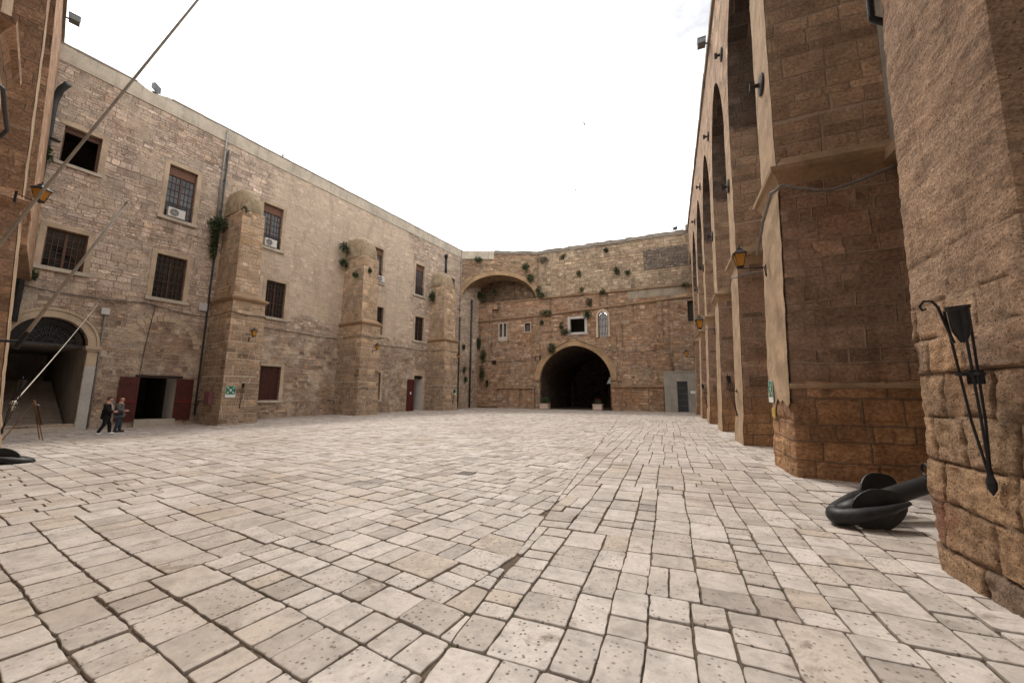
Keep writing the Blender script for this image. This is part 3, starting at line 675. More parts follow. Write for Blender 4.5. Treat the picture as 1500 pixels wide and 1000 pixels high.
q = MB(); q.fbox(FA, c-1.9, c+1.32, -.6, .3, -.5, -.12); q.build('threshold', M['sill'], pt)
# walled-up relieving arch over the double door
r0, r1, r2 = FA.px(189, 508), FA.px(283, 508), FA.px(238, 470)
m = MB(); ca, ha, za = (r0[0]+r1[0])/2, (r1[0]-r0[0])/2, (r0[1]+r1[1])/2; n_ = 17
A0, A1_ = arch_pts(ca, za, ha, r2[1]-za, 2, 2, n_), arch_pts(ca, za, ha+.34, r2[1]-za+.34, 2, 2, n_)
for i in range(n_):
    L = lambda A, k, t: (A[k][0]+(A[k+1][0]-A[k][0])*t, A[k][1]+(A[k+1][1]-A[k][1])*t)
    p = [L(A0, i, .07), L(A0, i, .93), L(A1_, i, .93), L(A1_, i, .07)]; m.rings([[FA.p(a, -.02, z) for a, z in p], [FA.p(a, .012+.012*R.random(), z) for a, z in p]])
m.build('relieving_arch', M['trim'], fb)
# buttresses with cornice and domed cap
for (s0, s1, d0, d1, zc, zt, zd, u0, u1) in ((-26.3, -24.4, 3.05, 2.6, 7.75, 13.75, 15.7, .16, .38), (-16.75, -14.85, 3.05, 2.65, 7.8, 13.7, 15.75, .1, .25), (-5.67, -3.5, 2.5, 2.0, 7.8, 14.0, 15.8, .2, .1)):
    m = MB(); nz_ = 14; nd = 10
    L = []
    for j in range(nz_+1):
        z = -.5+(zc-.25+.5)*j/nz_; e = .10*(1-j/nz_)+.02*(z < .9)
        L.append(pier_ring(FA, s0, s1, -.1, d0, e, z))
    m.rings(L)
    b = m.build('buttress', M['butt'], fb)
    cornice(FA, s0, s1, -.1, d0, [(-.02, zc-.32), (.05, zc-.2), (.14, zc-.12), (.15, zc), (.0, zc+.06), (-.25, zc+.32), (-.4, zc+.34)], 'cornice', M['ledge'], b)
    a0, a1 = s0+u0, s1-u1
    m = MB(); m.rings([pier_ring(FA, a0, a1, -.1, d1+.12*(1-k/6), .03*(1-k/6), zc+.05+(zt-zc-.05)*k/6) for k in range(7)]); m.build('upper_shaft', M['butt'], b)
    m = MB(); L = []; c = (a0+a1)/2; hw = (a1-a0)/2
    for k in range(13):
        t_ = k/12*math.pi/2; zz = zt+(zd-zt)*math.sin(t_)**1.0; k2 = max(.03, math.cos(t_)**.38)
        rg = []
        for i in range(21):
            th = math.pi*i/20; cx_, sx_ = math.cos(th), math.sin(th); pw = .35+.45*k/12
            rg.append(FA.p(c-hw*1.07*k2*math.copysign(abs(cx_)**pw, cx_), -.05+(d1+.08)*max(.06, k2)*sx_**pw, zz+.03*noise.noise(Vector((i*.4, k*.5, s0)))))
        L.append(rg)
    m.rings(L, close=False, cap=False); m.face(L[-1]); m.build('domed_cap', M['dome'], b, True)

# ================================================================== rear building
rb = empty('rear_building', BK.p(-8, 0, 0), 'old warm stone rear wall with a dark pointed archway and weeds in its joints', 'building')
AR = (-15.22, -6.62)
ar = lambda a_, r_: arch_pts((AR[0]+AR[1])/2, 3.7, a_, r_, 1.75, 1.9, 28)
A1 = [(AR[0], -.3)]+ar((AR[1]-AR[0])/2, 4.05)+[(AR[1], -.3)]
wf = (-11.3, -9.55, 9.35, 11.0); aw = (-7.95, -6.85); dkw = (1.75, 2.6, 9.85, 12.15); mu = (-20.8, -19.85, 9.3, 11.05); sq = (-17.25, -16.5, 9.8, 10.9)
AW = arch_hole(aw[0], aw[1], 8.6, 11.0, .7, 1.8, 1.9, 12)
low_h = [A1, rect(*wf), AW, rect(*dkw), rect(*mu), rect(*sq), rect(-15.9, -15.1, 6.0, 6.6), rect(-21.9, -21.2, 5.7, 6.25), rect(-21.9, -21.0, 11.85, 13.1)]
wall(BK, [(-26, -.5), (-26, 14), (3.2, 14), (3.2, -.5)], low_h, 0, 'wall', M['back_low'], rb, .5)
wall(BK, [(-15.6, 14), (-15.6, 20.0), (3.2, 20.0), (3.2, 14)], [], -.16, 'upper_wall', M['back_up'], rb)
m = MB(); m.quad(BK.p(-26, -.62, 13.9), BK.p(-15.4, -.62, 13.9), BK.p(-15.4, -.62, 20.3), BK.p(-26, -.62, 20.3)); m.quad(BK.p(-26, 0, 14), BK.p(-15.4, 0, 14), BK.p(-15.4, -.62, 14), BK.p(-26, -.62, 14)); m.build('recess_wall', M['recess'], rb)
m = MB()
for k in range(24):
    a = -15.55+.79*k; m.fbox(BK, a, a+.785, -.8, -.08+.04*R.random(), 19.85+.1*R.random(), 20.28+.14*R.random())
m.build('coping', M['coping'], rb)
def ledge(pts, d, h, name, mat, par, F=BK):
    m = MB()
    for (a, za), (b, zb) in zip(pts, pts[1:]):
        n = max(1, int((b-a)/1.1))
        for k in range(n):
            x0, x1 = a+(b-a)*k/n, a+(b-a)*(k+1)/n; y0, y1 = za+(zb-za)*k/n, za+(zb-za)*(k+1)/n
            dd = d*R.uniform(.8, 1.1); o_ = R.uniform(-.015, .015)
            q = m.vs([F.p(x0, -.05, y0-h+o_), F.p(x0, dd*.7, y0-h+o_), F.p(x0, dd, y0-h*.3+o_), F.p(x0, dd*.9, y0+o_), F.p(x0, -.05, y0+.08+o_)]+[F.p(x1-.01, -.05, y1-h+o_), F.p(x1-.01, dd*.7, y1-h+o_), F.p(x1-.01, dd, y1-h*.3+o_), F.p(x1-.01, dd*.9, y1+o_), F.p(x1-.01, -.05, y1+.08+o_)])
            for i in range(5): m.f.append([q[i], q[(i+1) % 5], q[5+(i+1) % 5], q[5+i]])
            m.f += [q[:5][::-1], q[5:]]
    return m.build(name, mat, par)
ledge([(-15.4, 14.02), (3, 14.0)], .2, .16, 'string_course', M['ledge'], rb)
ledge([(-24, 11.62), (-15.3, 11.8), (3, 12.72)], .2, .18, 'string_course', M['ledge'], rb)
ledge([(-24, 13.98), (-15.5, 13.98)], .1, .12, 'string_course', M['ledge'], rb)
m = MB(); m.fbox(BK, -4.4, 1.7, .0, .03, 12.9, 13.85); m.build('patch', M['band'], rb)
m = MB(); m.fbox(BK, -2.6, 2.05, -.2, -.11, 16.2, 18.6); m.build('rubble_patch', M['rubble'], rb)
# pilaster strips
for a, b, z0, z1, d in ((-1.35, -.85, 7.2, 12.4, .1), (-6.45, -5.9, 2.9, 12.2, .06), (-15.75, -15.28, -.2, 11.6, .08), (-6.58, -6.1, -.2, 3.7, .12)):
    m = MB(); m.fbox(BK, a, b, -.05, d, z0, z1); m.build('pilaster', M['arch_wall'], rb)
# pointed arch: mouldings, jamb caps, passage behind
m = MB(); strip(BK, ar(4.29, 4.04), ar(4.82, 4.62), -.05, .1, m); strip(BK, ar(4.82, 4.62), ar(4.98, 4.8), -.05, .16, m)
ap = m.build('archway', M['ring'], rb)
q = MB(); q.fbox(BK, -6.62, -6.0, -.4, .22, 3.55, 3.8); q.fbox(BK, -15.7, -15.22, -.4, .18, 3.55, 3.75); q.build('impost', M['ledge'], ap)
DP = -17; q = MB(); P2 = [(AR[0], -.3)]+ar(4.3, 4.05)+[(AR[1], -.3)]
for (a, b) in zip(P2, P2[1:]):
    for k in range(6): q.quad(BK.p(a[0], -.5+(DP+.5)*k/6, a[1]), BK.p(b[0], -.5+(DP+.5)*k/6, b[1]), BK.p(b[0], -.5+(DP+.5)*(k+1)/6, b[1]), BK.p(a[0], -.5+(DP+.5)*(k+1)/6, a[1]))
q.build('vault', M['shaded'], ap)
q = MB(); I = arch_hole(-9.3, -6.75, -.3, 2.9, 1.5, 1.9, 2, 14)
q.poly([[BK.p(a, DP, z) for a, z in rect(-16, -6, -.3, 8)], [BK.p(a, DP, z) for a, z in I]]); q.build('end_wall', M['shaded'], ap)
q = MB(); q.quad(BK.p(-13, DP-3.5, -.3), BK.p(-4, DP-3.5, -.3), BK.p(-4, DP-3.5, 7), BK.p(-13, DP-3.5, 7)); q.quad(BK.p(-13, DP-3.5, -.3), BK.p(-13, DP, -.3), BK.p(-13, DP, 7), BK.p(-13, DP-3.5, 7)); q.quad(BK.p(-4, DP-3.5, -.3), BK.p(-4, DP, -.3), BK.p(-4, DP, 7), BK.p(-4, DP-3.5, 7))
q.quad(BK.p(-13, DP-1.0, 7), BK.p(-4, DP-1.0, 7), BK.p(-4, DP, 7), BK.p(-13, DP, 7)); q.build('inner_yard', M['vault'], ap)
q = MB(); q.fbox(BK, -9.9, -9.5, DP, DP+.5, -.2, 4.6); q.fbox(BK, -14.9, -14.4, DP+2, DP+3, -.2, 4); q.build('inner_pier', M['shaded'], ap)
# windows of the rear wall
f = MB(); f.fbox(BK, wf[0]-.32, wf[0]-.003, -.3, .07, wf[2]-.3, wf[3]+.3); f.fbox(BK, wf[1]+.003, wf[1]+.32, -.3, .07, wf[2]-.3, wf[3]+.3); f.fbox(BK, wf[0]-.003, wf[1]+.003, -.3, .07, wf[3]+.003, wf[3]+.3); f.fbox(BK, wf[0]-.003, wf[1]+.003, -.3, .07, wf[2]-.3, wf[2]-.003)
f = f.build('window', M['white_old'], rb)
q = MB(); room(BK, wf[0]-.3, wf[1]+.3, -.5, -2.5, wf[2]-.3, wf[3]+.3, q); q.build('interior', M['dark'], f)
f = MB(); c = (aw[0]+aw[1])/2; strip(BK, [(aw[0]-.003, 8.6)]+arch_pts(c, 11, .553, .7, 1.8, 1.9, 12)+[(aw[1]+.003, 8.6)], [(aw[0]-.26, 8.6)]+arch_pts(c, 11, .81, 1.0, 1.8, 1.9, 12)+[(aw[1]+.26, 8.6)], -.1, .06, f); f = f.build('window', M['trim'], rb)
q = MB()
for k in range(6): a = aw[0]+1.1*k/6; q.fbox(BK, a+.008, a+1.1/6-.008, -.3, -.24, 8.6, 11.7-.45*abs(k-2.5)/2.5)
for z in (9.0, 9.9, 10.7): q.fbox(BK, aw[0], aw[1], -.24, -.21, z, z+.09)
q.build('shutter', simple('weathered_grey_wood', (.15, .13, .115), .8, 0, .25), f)
f = MB(); f.fbox(BK, dkw[0], dkw[1], -.5, -.4, dkw[2], dkw[3]); f.build('window', M['dark'], rb)
f = MB(); s0, s1, z0, z1 = mu
f.fbox(BK, s0-.15, s0-.003, -.2, .03, z0-.1, z1+.1); f.fbox(BK, s1+.003, s1+.15, -.2, .03, z0-.1, z1+.1); f.fbox(BK, (s0+s1)/2-.09, (s0+s1)/2+.09, -.25, .0, z0, z1); f.fbox(BK, s0-.003, s1+.003, -.2, .03, z1+.003, z1+.12); f.fbox(BK, s0-.2, s1+.2, -.2, .05, z0-.55, z0-.003)
f = f.build('window', M['sill'], rb); q = MB(); q.fbox(BK, s0, s1, -.42, -.35, z0, z1); q.build('pane', M['glass_b'], f)
f = MB(); s0, s1, z0, z1 = sq; f.fbox(BK, s0-.12, s0-.003, -.2, .02, z0-.1, z1+.1); f.fbox(BK, s1+.003, s1+.12, -.2, .02, z0-.1, z1+.1); f.fbox(BK, s0-.003, s1+.003, -.2, .02, z1+.003, z1+.1); f.fbox(BK, s0-.003, s1+.003, -.2, .02, z0-.1, z0-.003); f = f.build('window', M['trim'], rb)
q = MB(); q.fbox(BK, s0, s1, -.42, -.35, z0, z1); q.build('pane', M['glass_b'], f)
for (s0, s1, z0, z1) in ((-15.9, -15.1, 6.0, 6.6), (-21.9, -21.2, 5.7, 6.25), (-21.9, -21.0, 11.85, 13.1)):
    f = MB(); f.fbox(BK, s0-.02, s1+.02, -.48, -.4, z0-.02, z1+.02); f.build('niche', M['shaded'] if z0 < 10 else M['back_low'], rb)
# plinths and sloping buttress stumps
def plinth(s0, s1, d, z0, z1, mat, name='plinth'):
    m = MB(); m.fbox(BK, s0, s1, -.05, d, z0, z1); o = m.build(name, mat, rb)
    m = MB(); n = int((s1-s0)/.9)
    for k in range(n): a = s0-.08+(s1-s0+.16)*k/n; m.fbox(BK, a, a+(s1-s0+.16)/n-.008, -.05, d+.12+.03*R.random(), z1+.003, z1+.17+.03*R.random())
    m.build('ledge', M['ledge'], o); return o
plinth(-6.55, -2.6, .5, -.3, 2.75, M['back_low']); plinth(-2.55, -1.05, .75, -.3, 2.75, M['arch_wall'])
plinth(-20.9, -15.9, .22, -.3, 2.6, M['back_low']); plinth(-23.6, -21.0, .3, -.3, .35, M['arch_wall'])
def hip(s0, s1, t0, t1, z0, z1, d):
    m = MB(); m.rings([[BK.p(s0, -.05, z0), BK.p(s0, d, z0), BK.p(s1, d, z0), BK.p(s1, -.05, z0)], [BK.p(s0+.12, -.05, z0+(z1-z0)*.55), BK.p(s0+.12, d*.6, z0+(z1-z0)*.55), BK.p(s1-.2, d*.6, z0+(z1-z0)*.55), BK.p(s1-.2, -.05, z0+(z1-z0)*.55)], [BK.p(t0, -.05, z1), BK.p(t0, .05, z1), BK.p(t1, .05, z1), BK.p(t1, -.05, z1)]])
    m.build('buttress_stump', M['arch_wall'], rb)
hip(-5.4, -1.45, -4.5, -2.2, 2.93, 4.8, .45); hip(.1, 2.6, 1.3, 2.6, 4.3, 6.2, .5)
hip(-19.9, -16.2, -18.6, -17.4, 2.77, 5.0, .12)
# the arch thrown across the corner
LEN = 9.76
da = (LEN)/2; cA = LEN/2-.05
wl = [(-.6, 13.7)]+[(0.06, 13.7)]+arch_pts(cA, 13.75, cA-.06, 3.3, 1.9, 2.05, 30)[1:]+[(LEN, 13.75), (LEN, 20.0), (-.6, 20.0)]
m = MB(); m.poly([[DG.p(a, 0, z) for a, z in wl]])
apx = arch_pts(cA, 13.75, cA-.06, 3.3, 1.9, 2.05, 30)
for a, b in zip(apx, apx[1:]): m.quad(DG.p(a[0], 0, a[1]), DG.p(b[0], 0, b[1]), DG.p(b[0], -6, b[1]), DG.p(a[0], -6, a[1]))
m.build('corner_arch_wall', M['arch_wall'], rb)
m = MB(); strip(DG, apx, [(cA+(a-cA)*1.1, 13.75+(z-13.75)*1.16) for a, z in apx], -.05, .06, m); m.build('corner_arch_ring', M['ring'], rb)
m = MB(); m.fbox(DG, -.1, 4.1, -.5, .06, 19.15, 20.22); m.build('parapet', M['parapet'], rb)
m = MB()
for k in range(8): a = 4.12+.71*k; m.fbox(DG, a, a+.705, -.8, .05+.03*R.random(), 19.8+.1*R.random(), 20.2+.12*R.random())
m.build('coping', M['coping'], rb)

# grey cement hut with a barred gate
hut = empty('gate_hut', BK.p(.8, .6, .1), 'small grey cement block with a barred metal gate at the foot of the rear wall', 'hut')
hx = (-.98, 2.55); gx = (.27, 1.32, .16, 3.35)
wall(BK, [(hx[0], -.2), (hx[0], 4.3), (hx[1], 4.3), (hx[1], -.2)], [rect(*gx)], .95, 'wall', M['cement'], hut, .3)
m = MB(); m.quad(BK.p(hx[0], .95, -.2), BK.p(hx[0], -.05, -.2), BK.p(hx[0], -.05, 4.3), BK.p(hx[0], .95, 4.3)); m.fbox(BK, hx[0]-.05, hx[1], -.05, 1.0, 4.303, 4.42); m.build('roof_slab', M['cement'], hut)
m = MB()
for a in (gx[0], gx[1]-.07): m.fbox(BK, a, a+.07, .82, .9, gx[2], gx[3])
for k in range(6): z = gx[2]+(gx[3]-gx[2]-.06)*k/5; m.fbox(BK, gx[0]+.07, gx[1]-.07, .83, .88, z, z+.06)
gt = m.build('gate', M['gate'], hut)
m = MB()
for k in range(1, 9): a = gx[0]+.07+(gx[1]-gx[0]-.14)*k/9; m.fbox(BK, a-.012, a+.012, .84, .87, gx[2], gx[3])
for k in range(1, 20): z = gx[2]+(gx[3]-gx[2])*k/20; m.fbox(BK, gx[0]+.07, gx[1]-.07, .846, .864, z-.006, z+.006)
m.build('bars', M['gate'], gt)
m = MB(); m.fbox(BK, gx[0], gx[1], -.04, .3, gx[2]-.1, gx[3]+.1); m.build('interior', M['dark'], hut)
def sign_text(body, F, s, d, z, size, mat, par, name='lettering', align='CENTER'):
    cu = bpy.data.curves.new(name, 'FONT'); cu.body = body; cu.size = size; cu.align_x = align; cu.align_y = 'CENTER'; cu.extrude = .001
    t = bpy.data.objects.new(name, cu); COL.objects.link(t); bpy.context.view_layer.update()
    me = bpy.data.meshes.new_from_object(t.evaluated_get(bpy.context.evaluated_depsgraph_get())); bpy.data.objects.remove(t)
    o = bpy.data.objects.new(name, me); COL.objects.link(o); me.materials.clear(); me.materials.append(mat)
    P = F.p(s, d, z); x = F.u if F.u.cross(Vector((0, 0, 1))).dot(F.n) > 0 else -F.u
    Mx = Matrix(((x.x, 0, F.n.x, P.x), (x.y, 0, F.n.y, P.y), (0, 1, 0, P.z), (0, 0, 0, 1)))
    me.transform(Mx); o.parent = par; o.matrix_parent_inverse = world_of(par).inverted(); return o
def panel(F, s0, s1, d, z0, z1, mat, name, par=None, t=.02):
    m = MB(); m.fbox(F, s0, s1, d, d+t, z0, z1); return m.build(name, mat, par)
o = panel(BK, 1.55, 1.98, .953, 2.08, 2.35, M['signw'], 'notice'); tag(o, 'small white notice beside the barred gate on the grey hut', 'sign')
o = panel(BK, 2.0, 2.42, .953, 1.55, 2.35, M['signw'], 'warning_sign'); tag(o, 'white and red prohibition notice on the grey hut right of its gate', 'sign')
panel(BK, 2.03, 2.39, .975, 1.58, 1.92, M['signr'], 'red_field', o, .004)
m = MB(); c = BK.p(2.21, .977, 2.14); m.rings([[c+Vector((math.cos(k*math.pi/12)*r, 0, math.sin(k*math.pi/12)*r)) for k in range(24)] for r in (.13, .09)], cap=False)
m.quad(c+Vector((-.09, -.001, .06)), c+Vector((-.06, -.001, .09)), c+Vector((.09, -.001, -.06)), c+Vector((.06, -.001, -.09))); m.build('prohibition_mark', M['blue'], o)
o = panel(BK, 1.98, 2.4, .953, 2.42, 2.55, M['signy'], 'warning_plate'); tag(o, 'narrow yellow warning plate above the prohibition notice on the grey hut', 'sign')

# ================================================================== arcaded buildings (right, and the near wall on the left)
PROF = [(-.01, 6.56), (.03, 6.74), (.10, 6.88), (.175, 6.94), (.185, 7.04), (.05, 7.1), (-.12, 7.36), (-.2, 7.38)]
def arcade(F, piers, s_a, s_b, root, low, mats, front=None, top=20.4, zs=13.1, rise=4.1):
    pr = []
    ins = .13
    # upper part: one comb-shaped face from the cornice to the coping
    out = [(s_a, 7.1)] if s_a < piers[0][0]-.2 else []
    pl = []; prev = s_a
    pts = [(s_a, top)]; 
    bays = []
    bottom = []
    edges = [(a+ins, b-ins) for a, b in piers]
    bb = [s_a]+[x for e in edges for x in e]+[s_b]
    bays = [(bb[i], bb[i+1]) for i in range(0, len(bb), 2)]
    ring = [(s_a, top)]
    for i, (a, b) in enumerate(bays):
        if i == 0:
            half = (edges[0][0]-(-.6 if F is RT else edges[0][0]-4.2))/2
            c = edges[0][0]-half; L = [q for q in arch_pts(c, zs, half, rise, 1.55, 1.85, 18) if q[0] >= s_a+.001]
            if s_a < c-half: L = [(s_a, 7.1), (c-half, 7.1)]+L
            else: L = [(s_a, L[0][1])]+L
        elif i == len(bays)-1:
            half = 2.15; c = a+half; L = [q for q in arch_pts(c, zs, half, rise, 1.55, 1.85, 18) if q[0] <= s_b-.001]; L = L+[(s_b, L[-1][1] if c+half > s_b else 7.1)]
            if c+half <= s_b: L = L[:-1]+[(c+half, 7.1), (s_b, 7.1)]
        else: L = arch_pts((a+b)/2, zs, (b-a)/2, rise, 1.55, 1.85, 18)
        if i > 0: L = [(a, 7.1)]+L
        if i < len(bays)-1: L = L+[(b, 7.1)]
        ring += L
        bays[i] = L
    ring += [(s_b, top)]
    m = MB(); m.poly([[F.p(a, 0, z) for a, z in ring]]); m.build('upper_wall', mats[1], root)
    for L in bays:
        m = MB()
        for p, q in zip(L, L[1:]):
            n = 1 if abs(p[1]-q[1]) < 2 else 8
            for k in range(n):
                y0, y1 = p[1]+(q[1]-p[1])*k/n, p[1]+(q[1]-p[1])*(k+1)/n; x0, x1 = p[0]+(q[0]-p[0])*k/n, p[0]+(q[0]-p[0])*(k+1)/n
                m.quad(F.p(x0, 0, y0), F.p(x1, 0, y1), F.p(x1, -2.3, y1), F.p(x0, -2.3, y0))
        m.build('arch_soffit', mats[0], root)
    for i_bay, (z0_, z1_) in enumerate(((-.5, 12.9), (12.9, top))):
        m = MB(); m.quad(F.p(s_a, -2.14, z0_), F.p(s_b, -2.14, z0_), F.p(s_b, -2.14, z1_), F.p(s_a, -2.14, z1_)); m.build('bay_wall', M['shaded'] if i_bay else M['bay'], root)  # upper part painted dark for the shade inside the arches
    m = MB(); n = int((s_b-s_a)/1.05)
    for k in range(n):
        a = s_a+(s_b-s_a)*k/n; m.fbox(F, a, a+(s_b-s_a)/n-.006, -2.4, .1+.03*R.random(), top+.003, top+.34+.03*R.random())
    m.build('coping', M['coping'], root)
    m = MB(); m.fbox(F, s_a, s_b, -2.2, -1.9, 6.75, 6.98); m.build('bay_ledge', M['ledge'], root)
    for i, (a, b) in enumerate(piers):
        lw = low.get(i)
        if lw: p = lw(a, b)
        else:
            m = MB(); L = []
            for j in range(17):
                z = -.6+(6.6+.6)*j/16; e = .10*(1-j/16)+.05*sm(1.1, .6, z)*(.6+.4*math.sin(i*3+j))
                L.append(pier_ring(F, a, b, -2.2, 0, e, z))
            m.rings(L); p = m.build('pier', mats[2], root)
            if front:
                m = MB(); L = []
                for j in range(25):
                    z = -.1+6.75*j/24; e = .10*(1-(z+.6)/7.2)+.05*sm(1.1, .6, z)*(.6+.4*math.sin(i*3+(z+.6)/.45))
                    L.append([F.p(a-e-.006+(b-a+e*2+.012)*k/8, e+.015+.02*noise.noise(Vector((k*.7, z*2.1, i*5))), z) for k in range(9)])
                m.rings(L, close=False, cap=False); m.build('lit_tooled_face', front, p, True)
        cornice(F, a, b, -2.25, 0, PROF, 'cornice', M['ledge'] if F is RT else M['nearw'], p)
        if front:
            m = MB(); e0, e1 = edges[i]
            L = [[F.p(e0+(e1-e0)*k/6, .012+.016*noise.noise(Vector((k*.8, z*1.3, i))), z) for k in range(7)] for z in [7.2+.27*j for j in range(23)]]
            m.rings(L, close=False, cap=False); m.build('upper_face', front, p, True)
RP = [(4.08, 5.5), (10.2, 11.9), (16.1, 17.65), (22.1, 23.7), (28.2, 29.8), (34.2, 35.8), (40.2, 41.8)]
ra = empty('arcaded_building', RT.p(20, 0, 0), 'tall stone building on the right with a row of buttress piers and pointed arches', 'building')
low = {0: lambda a, b: block_shell(RT, a, b, -2.2, 0, -.15, 7.3, .024, 3, 'pier', ra, 2.2, 1., batter=.10, bl=(.42, .95), rh=(.36, .47), amp=.016, jf=.28),
       1: lambda a, b: block_shell(RT, a, b, -2.2, 0, -.15, 6.7, .045, 11, 'pier', ra, 1.75, .8, batter=.12, bl=(.6, 1.2), rh=(.36, .5), amp=.018, jf=.9, mat=M['pier'])}
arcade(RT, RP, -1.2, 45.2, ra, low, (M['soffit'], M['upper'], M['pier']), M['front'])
m = MB(); L = []
for j in range(40):
    z = 1.55+5.0*j/39; e = .12*(6.7-z)/6.85
    L.append([RT.p(10.2-e-.012+(1.7+e*2+.024)*k/10, e+.028+.022*noise.noise(Vector((k*.7, z*2.6, 3))), z+(.35*noise.noise(Vector((k*.5, 1, 2))) if j == 0 else 0)) for k in range(11)])
m.rings(L, close=False, cap=False); m.build('lit_tooled_face', M['front'], [c for c in ra.children if c.name.startswith('pier')][1], True)  # brighter strip over the pier front carries the light falling there
m = MB(); m.rings([[RT.p(a, d, z) for a, d in ((10.2-e, -2.2), (10.2-e, .1), (10.26, .1), (10.26, -2.2))] for e, z in ((.11, 1.86), (.15, 1.88), (.14, 1.94), (.10, 1.98))]); m.build('ledge', M['ledge'], [c for c in ra.children if c.name.startswith('pier')][1])
NP = [(1.2, 3.6), (8.9, 10.3), (17.4, 18.7)]  # first pier is out of view, added to block light behind the camera
na = empty('near_building', NR.p(16, 0, 0), 'tall brown stone building at the left edge with buttress piers beside the arched portal', 'building')
arcade(NR, NP, -2.6, 31.5, na, {}, (M['nearw'], M['nearw'], M['nearw']), M['front'])

# ================================================================== props
def Zr(th): return Matrix.Rotation(th, 4, 'Z')
def place(o, loc, ang=0, sc=1): o.matrix_basis = Matrix.Translation(loc) @ Zr(ang) @ Matrix.Diagonal((sc, sc, sc, 1)); return o
def ang_of(v): return math.atan2(v.y, v.x)
X, Y, Z = Vector((1, 0, 0)), Vector((0, 1, 0)), Vector((0, 0, 1))

# --- street lanterns on wall brackets (local: wall at x=0, arm along +x)
def make_lantern():
    r = empty('wall_lantern', (0, 0, 0), 'x', 'lantern', 'amber lanterns on wall brackets')
    m = MB(); m.tube([(0, 0, 0), (.62, 0, .02), (.72, 0, .06)], .016, 8); m.tube([(.03, 0, -.28), (.05, 0, -.02), (.3, 0, .0)], .011, 6); m.box((.012, 0, -.12), X*.012, Y*.035, Z*.2); m.build('bracket', M['lampm'], r)
    hd = MB(); b0, b1, z0, z1 = .085, .165, .10, .52
    for i in (-1, 1):
        for j in (-1, 1): hd.tube([(.72+i*b0, j*b0, z0), (.72+i*b1, j*b1, z1)], .011, 5)
    for (b, z) in ((b0, z0), (b1, z1)):
        for k in range(2):
            for s_ in (-1, 1):
                p, q = ((.72-b, s_*b, z), (.72+b, s_*b, z)) if k else ((.72+s_*b, -b, z), (.72+s_*b, b, z))
                hd.tube([p, q], .012, 5)
    sq = lambda b, z: [Vector((.72+i*b, j*b, z)) for i, j in ((-1, -1), (1, -1), (1, 1), (-1, 1))]
    hd.rings([sq(b0, z0-.05), sq(b0+.01, z0), sq(.02, z0+.006)]); hd = hd.build('frame', M['lampm'], r)
    m = MB(); m.rings([sq(b1+.035, z1), sq(b1+.03, z1+.02), sq(.075, z1+.16), sq(.075, z1+.19), sq(.03, z1+.22), sq(.02, z1+.25)]); m.lathe((.72, 0, z1+.25), [(.01, 0), (.028, .025), (.02, .05), (.004, .07)], 8); m.build('roof', M['lampm'], hd)
    m = MB(); m.rings([sq(b0-.008, z0+.012), sq(b1-.012, z1-.01)], cap=False); m.build('glass', M['amber'], hd)
    return r
L0 = make_lantern(); used = [0]
def lantern(P, dirv, label, sc=1.):
    o = L0 if not used[0] else copy_tree(L0, Matrix())
    used[0] = 1; o['label'] = label; place(o, P, ang_of(dirv), sc); return o
lantern(RT.p(11.35, .12, 5.02), RT.n*.55+RT.u*.0, 'amber lantern on the second buttress pier from the right, the largest one in view', .8)
lantern(RT.p(23.2, .10, 5.35), RT.n, 'small amber lantern on a far pier in the right-hand row', 1.05)
lantern(RT.p(41.2, .10, 5.6), RT.n, 'tiny lantern on the last pier beside the rear wall', 1.0)
lantern(FA.p(-25.2, 3.08, 5.2), FA.n, 'lantern on the front of the nearest domed buttress, above its torch holder', .8)
lantern(FA.p(-15.6, 3.08, 5.4), FA.n, 'lantern on the front of the middle domed buttress', .8)
lantern(FA.p(-4.1, 2.53, 5.7), FA.n, 'lantern on the front of the farthest domed buttress near the corner', .8)
nl = hit(50, 292, NR.o+NR.n*.75, NR.n)
nl_s = (nl-NR.o).dot(NR.u)
lp = hit(57, 298, NR.p(10.7, 0, 0), NR.u); lw = NR.p(10.1, -.05, lp.z)
lantern(lp-(lp-lw).normalized()*.36, (lp-lw), 'yellow-glass lantern on the pier at the left edge, in front of the facade', .5)

